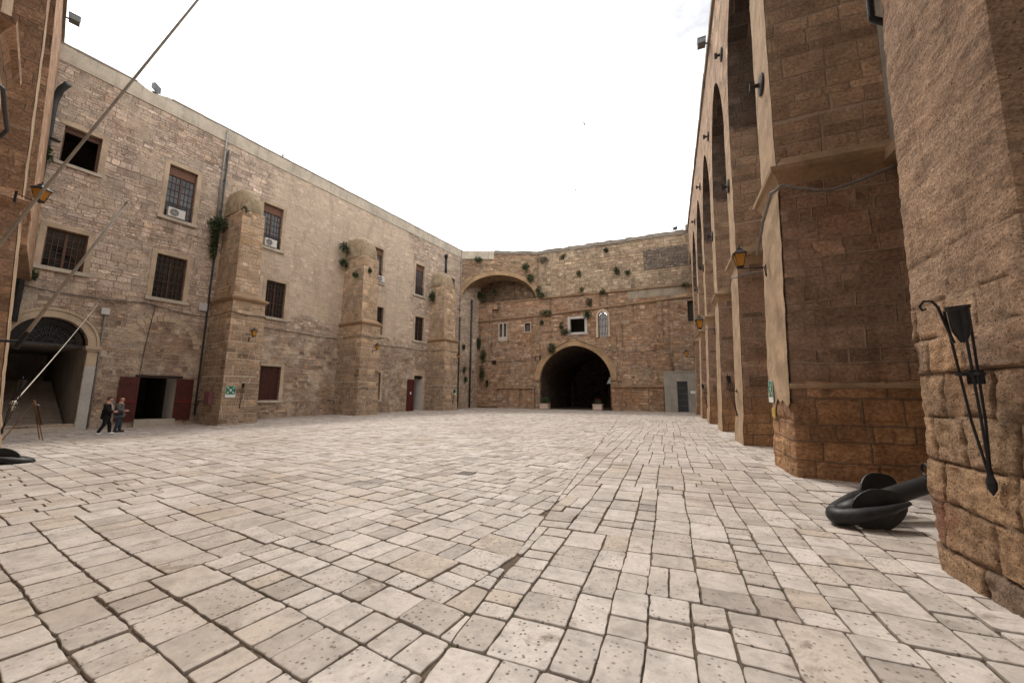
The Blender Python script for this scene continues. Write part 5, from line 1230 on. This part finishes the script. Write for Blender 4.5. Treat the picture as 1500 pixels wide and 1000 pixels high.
# ================================================================== people
def skin(name, V, Eg, mat, parent, root, Mx, sub=2):
    names = list(V); ix = {n: i for i, n in enumerate(names)}
    me = bpy.data.meshes.new(name); me.from_pydata([V[n][0] for n in names], [(ix[a], ix[b]) for a, b in Eg], []); o = bpy.data.objects.new(name, me); COL.objects.link(o)
    o.modifiers.new('skin', 'SKIN'); sd_ = me.skin_vertices[0].data
    for n in names:
        rr = V[n][1]; sd_[ix[n]].radius = rr if isinstance(rr, tuple) else (rr, rr); sd_[ix[n]].use_root = n == root
    s_ = o.modifiers.new('sub', 'SUBSURF'); s_.levels = sub; s_.render_levels = sub
    bpy.context.view_layer.update(); me2 = bpy.data.meshes.new_from_object(o.evaluated_get(bpy.context.evaluated_depsgraph_get())); bpy.data.objects.remove(o)
    me2.transform(Mx); me2.materials.clear(); me2.materials.append(mat); me2.polygons.foreach_set('use_smooth', [True]*len(me2.polygons))
    o = bpy.data.objects.new(name, me2); COL.objects.link(o); o.parent = parent; o.matrix_parent_inverse = world_of(parent).inverted(); return o
def person(P, face, label, pose, top, legs, shoes, hair, fat=0., head_down=0., head_turn=0., collar=False):
    r = empty('person', P, label, 'person'); Mx = Matrix.Translation(P) @ Zr(ang_of(face))
    hd = head_down
    V = {'pelvis': ((0, 0, .94), (.15+fat, .125+fat)), 'waist': ((.01, 0, 1.08), (.145+fat, .12+fat*1.2)), 'chest': ((0, 0, 1.30), (.165+fat*.7, .125+fat*.6)), 'neck0': ((.0, 0, 1.44), (.075, .07)), 'neck': ((.015, 0, 1.51), (.056, .056)),
         'jaw': ((.04+hd*.4, head_turn*.02, 1.575), (.068, .072)), 'skull': ((.035+hd*.7, head_turn*.02, 1.655), (.078, .09)), 'crown': ((.025+hd*.8, head_turn*.02, 1.715), (.05, .055)), 'nose': ((.132+hd*.7, head_turn*.06, 1.615-hd*.2), .013), 'chin': ((.095+hd*.5, head_turn*.04, 1.548-hd*.2), .03)}
    Eg = [('pelvis', 'waist'), ('waist', 'chest'), ('chest', 'neck0'), ('neck0', 'neck'), ('neck', 'jaw'), ('jaw', 'skull'), ('skull', 'crown'), ('skull', 'nose'), ('jaw', 'chin')]
    for s, S_ in ((1, 'l'), (-1, 'r')):
        el, wr, hnd = pose['arm'+S_]; kn_, an, toe = pose['leg'+S_]
        V['ear'+S_] = ((.02+hd*.7, s*.088, 1.635), .014); Eg.append(('skull', 'ear'+S_))
        V.update({'sh'+S_: ((-.01, s*.185, 1.395), .068), 'el'+S_: (el, .046), 'wr'+S_: (wr, .031), 'pa'+S_: (hnd, (.022, .036))})
        Eg += [('neck0', 'sh'+S_), ('sh'+S_, 'el'+S_), ('el'+S_, 'wr'+S_), ('wr'+S_, 'pa'+S_)]
        dv = (Vector(hnd)-Vector(wr)).normalized(); sv_ = dv.cross(Vector((0, s, .2))).normalized() if abs(dv.y) < .8 else Vector((0, 0, 1))
        for k, (w_, ln) in enumerate(((-.034, .062), (-.012, .075), (.012, .07), (.032, .055))):
            a = Vector(hnd)+dv*.035+sv_*w_; b = a+dv*ln*.55; c = b+(dv*.7+Vector((0, -s*.5, 0))).normalized()*ln*.5
            for q, pt, rr in (('a', a, .0105), ('b', b, .0095), ('c', c, .008)): V['f%d%s%s' % (k, q, S_)] = (tuple(pt), rr)
            Eg += [('pa'+S_, 'f%da%s' % (k, S_)), ('f%da%s' % (k, S_), 'f%db%s' % (k, S_)), ('f%db%s' % (k, S_), 'f%dc%s' % (k, S_))]
        a = Vector(hnd)-sv_*.04+dv*.0; b = a+(dv-sv_*.6).normalized()*.045
        V['t0'+S_] = (tuple(a), .012); V['t1'+S_] = (tuple(b), .009); Eg += [('pa'+S_, 't0'+S_), ('t0'+S_, 't1'+S_)]
        V.update({'hip'+S_: ((0, s*.09, .86), .088), 'kn'+S_: (kn_, .058), 'an'+S_: (an, .04), 'to'+S_: (toe, (.03, .042))})
        Eg += [('pelvis', 'hip'+S_), ('hip'+S_, 'kn'+S_), ('kn'+S_, 'an'+S_), ('an'+S_, 'to'+S_)]
    skin('body', V, Eg, M['skin'], r, 'pelvis', Mx)
    def grow(keys, edges, add, extra=None):
        W = {}
        for k in keys:
            rr = V[k][1]; W[k] = (V[k][0], tuple(q+add for q in rr) if isinstance(rr, tuple) else rr+add)
        if extra: W.update(extra)
        return W, [e for e in edges if e[0] in W and e[1] in W]
    W, G = grow(['pelvis', 'waist', 'chest', 'neck0', 'shl', 'ell', 'wrl', 'shr', 'elr', 'wrr'], Eg, .026)
    W['neck0'] = (V['neck0'][0], .098); W['shl'] = (V['shl'][0], .102); W['shr'] = (V['shr'][0], .102); W['pelvis'] = (V['pelvis'][0], .165+fat); W['hem'] = ((0, 0, .82), .165+fat); G.append(('pelvis', 'hem'))
    skin('jacket' if collar else 'jumper', W, G, top, r, 'pelvis', Mx)
    W, G = grow(['pelvis', 'hipl', 'knl', 'anl', 'hipr', 'knr', 'anr'], Eg, .022)
    for s, S_ in ((1, 'l'), (-1, 'r')): W['an'+S_] = (tuple(Vector(V['an'+S_][0])-Z*.02), .062); W['pelvis'] = (V['pelvis'][0], .145+fat)
    skin('trousers', W, G, legs, r, 'pelvis', Mx)
    for S_ in 'lr':
        a, t_ = Vector(V['an'+S_][0]), Vector(V['to'+S_][0]); h = a-(t_-a)*.45; h.z = t_.z
        skin('shoe', {'h': (tuple(h+Z*.022), .062), 'm': (tuple(h.lerp(t_, .5)+Z*.022), (.062, .062)), 't': (tuple(t_+(t_-h)*.25+Z*.015), (.05, .056))}, [('h', 'm'), ('m', 't')], shoes, r, 'm', Mx)
    if collar:
        m = MB(); c = [Vector((.10, .045, 1.47)), Vector((.10, -.045, 1.47)), Vector((.178+fat, -.012, 1.18)), Vector((.178+fat, .012, 1.18))]
        m.rings([[Mx @ q for q in c], [Mx @ (q+X*.03) for q in c]]); m.build('shirt', M['shirt'], r)
        m = MB(); m.rings([[Mx @ Vector((.012+math.cos(k*math.pi/8)*q, math.sin(k*math.pi/8)*q, h-math.cos(k*math.pi/8)*.02)) for k in range(16)] for q, h in ((.078, 1.455), (.07, 1.515), (.062, 1.515), (.062, 1.45))], cap=False); m.build('collar', M['shirt'], r)
    if hair:
        cc = Vector(V['skull'][0])+Vector((-.008, 0, .015)); m = MB(); L = []
        for j in range(9):
            ph = math.pi/2*(1-j/8*1.35); L.append([Mx @ (cc+Vector((math.cos(a)*math.cos(ph)*.092-.012-(.012 if ph < 0 else 0), math.sin(a)*math.cos(ph)*.086, math.sin(ph)*.082+(.055 if math.cos(a) > .2 and ph < .45 else 0)))) for a in [2*math.pi*k/20 for k in range(20)]])
        m.rings(L, cap=False); m.build('hair', hair, r, True)
    return r
walk = {'arml': ((.03, .25, 1.13), (.24, .12, 1.06), (.31, .06, 1.07)), 'armr': ((-.02, -.25, 1.13), (.22, -.13, 1.04), (.30, -.06, 1.05)),
        'legl': ((.16, .09, .50), (.20, .09, .09), (.33, .10, .035)), 'legr': ((-.02, -.09, .50), (-.20, -.09, .12), (-.10, -.10, .035))}
stand = {'arml': ((-.06, .27, 1.14), (.08, .24, .96), (.13, .20, .90)), 'armr': ((-.02, -.26, 1.13), (.19, -.16, 1.05), (.27, -.10, 1.06)),
         'legl': ((.06, .09, .49), (.06, .09, .09), (.20, .10, .035)), 'legr': ((.02, -.10, .49), (-.07, -.10, .09), (.06, -.12, .035))}
def feet(x, y): p = hit(x, y, Vector((0, 0, -.3)), Z); return Vector((p.x, p.y, gz(p.x, p.y)))
Pm = feet(151, 637); Pn = feet(171, 632.5)
person(Pm, (FA.u*1.0+FA.n*.15), 'man in a black suit and white shirt walking with hands clasped', walk, M['suit'], M['suit'], M['shoe_w'], M['hair'], .012, .05, 0, True)
person(Pn, (FA.u*.9+FA.n*.45), 'bald man in a grey jumper and blue jeans beside the man in black', stand, M['jumper'], M['jeans'], M['shoe'], None, .02, .0, -.5)
# --- drain cover in the paving
g0 = hit(683, 693, Vector((0, 0, 0)), Z); g0.z = gz(g0.x, g0.y)+.006
r = empty('drain_cover', g0, 'small square drain cover in the middle of the paving', 'drain cover')
m = MB(); m.box(g0, X*.17, Y*.17, Z*.004); m.build('plate', M['pipe_b'], r)
